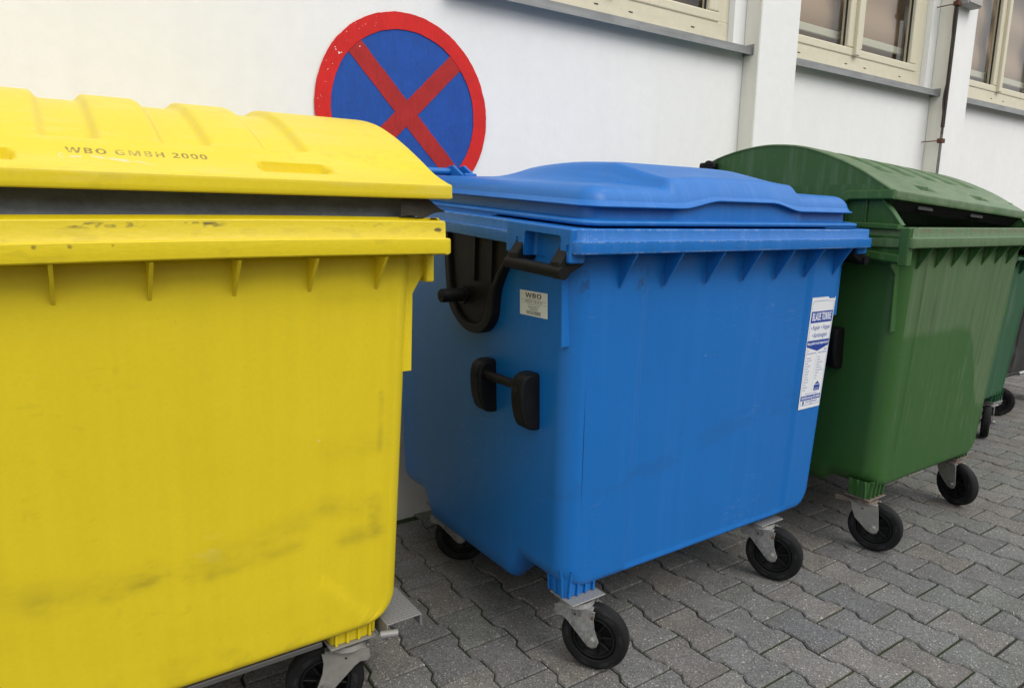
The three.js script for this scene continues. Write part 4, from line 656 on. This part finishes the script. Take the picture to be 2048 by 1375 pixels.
  const endP = [[front - 0.004, 1.376], [front - 0.004, 1.405], ...arc, ...low];
  const band = [[front - 0.003, 1.374], [front - 0.003, 1.4065], [front - 0.165, 1.4065], [front - 0.185, 1.402], [front - 0.197, 1.39], [front - 0.20, 1.27], [front - 0.188, 1.27], [front - 0.186, 1.35], [front - 0.18, 1.366], [front - 0.165, 1.374]];
  for (const sx of [-1, 1]) {
    mesh('lid_end', slabX(endP, sx * (hl - 0.005), sx * (hl - 0.019), 0.0015), greenM, lid);
    mesh('lid_end_lip', slabX(band, sx * (hl - 0.012), sx * (hl + 0.008), 0.004), greenM, lid);
    mesh('lid_end_seam', slabX([[front - 0.80, 1.549], [front - 0.806, 1.547], [front - 0.812, 1.40], [front - 0.806, 1.40]], sx * (hl - 0.006), sx * (hl + 0.001), 0.001), greenM, lid);
    mesh('lid_rivet', bar([sx * (hl - 0.008), 1.50, front - 0.845], [sx * (hl + 0.003), 1.50, front - 0.845], 0.007, 14), rustyM, lid);
    mesh('pivot_knob', merge([bar([sx * (hl - 0.03), 1.520, front - 0.815], [sx * (hl + 0.035), 1.520, front - 0.815], 0.024, 24), rbox(0.03, 0.03, 0.085, 0.01, sx * (hl + 0.02), 1.522, front - 0.825)]), blackM, lid);
  }
  mesh('rubber_seal', grid(40, 4, (i, j) => { const x = lerp(-hl + 0.06, hl - 0.04, i / 40), q = j / 4; return [x, 1.372 - q * 0.032, front - 0.012 - 0.028 * q, i / 10, q]; }), rubberM, lid);
  for (const x of [-0.30, 0.13]) mesh('reflection_plate', rbox(0.11, 0.016, 0.004, 0.002, x, 1.360, front - 0.0205).rotateX(0), std({ color: lin(0.07, 0.075, 0.075), roughness: 0.6 }), lid);  // grey plates made up in place of pale reflections on the seal
  lid.position.set(-0.5, 1.38, 0); lid.children.forEach((c) => c.geometry.translate(0.5, -1.38, 0)); lid.rotation.z = -0.052;
  for (const [x, z, a, k] of [[2.689, -1.375, 1.3, 'plain'], [3.505, -1.41, 1.9, 'plain'], [2.68, -2.1, 0.5, 'plain'], [3.49, -2.1, 2.0, 'plain']]) {
    const lx = x - CX, lz = z - (RZ - D / 2); socket(t, lx, lz, Math.sign(lx), Math.sign(lz), greenM, 0.07, 0.2245);
    const c = caster(t, lx, lz, a, k, dustyZincM, 'rusty swivel caster with a black wheel'); c.children[0].material = rustyM; c.children[1].material = rustyM;
    if (x < 2.7 && z > -1.5) mesh('brake_lever', merge([rbox(0.06, 0.022, 0.05, 0.004, -0.075, 0.192, 0.0), rbox(0.03, 0.014, 0.03, 0.003, -0.05, 0.2, 0)]), rustyM, c);
  }
}

{ // ---------------------------------------------------------------- two more containers further right, mostly hidden
  const mk = (label, CX, RZ, D, hr, c, m, s, metal) => {
    const ZF = D / 2, t = place('waste_container', label, CX, RZ, D);
    const B = { hxT: hr - 0.05, hxB: hr - 0.095, zfT: ZF - 0.06, zfB: ZF - 0.115, zbT: -ZF + 0.05, zbB: -ZF + 0.12, yT: 1.10, yB: 0.262, rc: 0.055, groove: 0.085, recess: (x, y) => 0.005 * sst(hr - 0.3, hr - 0.29, Math.abs(x)) };
    mesh('body', body(B), new THREE.MeshPhysicalMaterial({ map: bodyTex(c, s, (S, Y, a, st) => ({ w: 0.05 * sst(0.6, 0.75, st) + 0.1 * sst(0.68, 0.75, fbm(S * 12, Y * 5, 999, s + 3, 3)), d: 0, pale: [0.2, 0.26, 0.22] }), 1, 512), roughness: 0.42 }), t);
    mesh('rim', rimSweep(hr, ZF, -ZF, 0.03, [[-0.065, 1.095], [-0.004, 1.0965], [0, 1.1], [0, 1.128], [-0.01, 1.131], [-0.0105, 1.158], [-0.05, 1.161], [-0.06, 1.15]]), m, t);
    const lid = flatLid(t, { hx: hr - 0.03, dep: D - 0.05, m, ridge: hr * 0.45 }); lid.position.set(0, 1.163, ZF - 0.02); lid.rotation.x = 0.03;
    const zB = (y) => lerp(B.zfB, B.zfT, (y - B.yB) / (B.yT - B.yB));
    for (let k = -3; k <= 3; k++) mesh('gusset_rib', slabX([[zB(1.1) - 0.004, 1.0965], [ZF - 0.006, 1.0965], [zB(1.01), 1.01], [zB(1.01) - 0.006, 1.01]], k * 0.155 - 0.003, k * 0.155 + 0.003, 0.001), m, t);
    for (const sx of [-1, 1]) { trunnion(t, sx, hr - 0.045, -0.03, 0.93); postHandle(t, sx, (y) => lerp(B.hxB, B.hxT, (y - B.yB) / (B.yT - B.yB)), 0.16, -0.02, 0.62); }
    for (const [x, z, a] of [[-hr + 0.16, ZF - 0.17, 1.0], [hr - 0.16, ZF - 0.17, 2.8], [-hr + 0.16, -ZF + 0.18, 0.4], [hr - 0.16, -ZF + 0.18, 2.1]]) { socket(t, x, z, Math.sign(x), Math.sign(z), m, 0.07); caster(t, x, z, a, 'plain', metal, 'zinc swivel caster with a black wheel'); }
    return t;
  };
  mk('dark bottle green wheeled waste container behind the mid green one', 4.40, -1.60, 0.94, 0.58, darkGreenC, darkGreenM, 801, zincM);
  const e = mk('black wheeled waste container at the far right edge with a silver foot bar', 5.78, -1.80, 0.78, 0.58, [0.012, 0.0125, 0.013], anthraciteM, 821, zincM);
  mesh('foot_bar', bar([-0.5, 0.33, 0.395], [0.5, 0.33, 0.395], 0.012, 16), boltM, e);
  for (const x of [-0.42, 0.42]) mesh('bar_bracket', merge([bar([x, 0.33, 0.39], [x, 0.262, 0.25], 0.01, 12)]), zincM, e);
}


renderer.render(scene, camera);
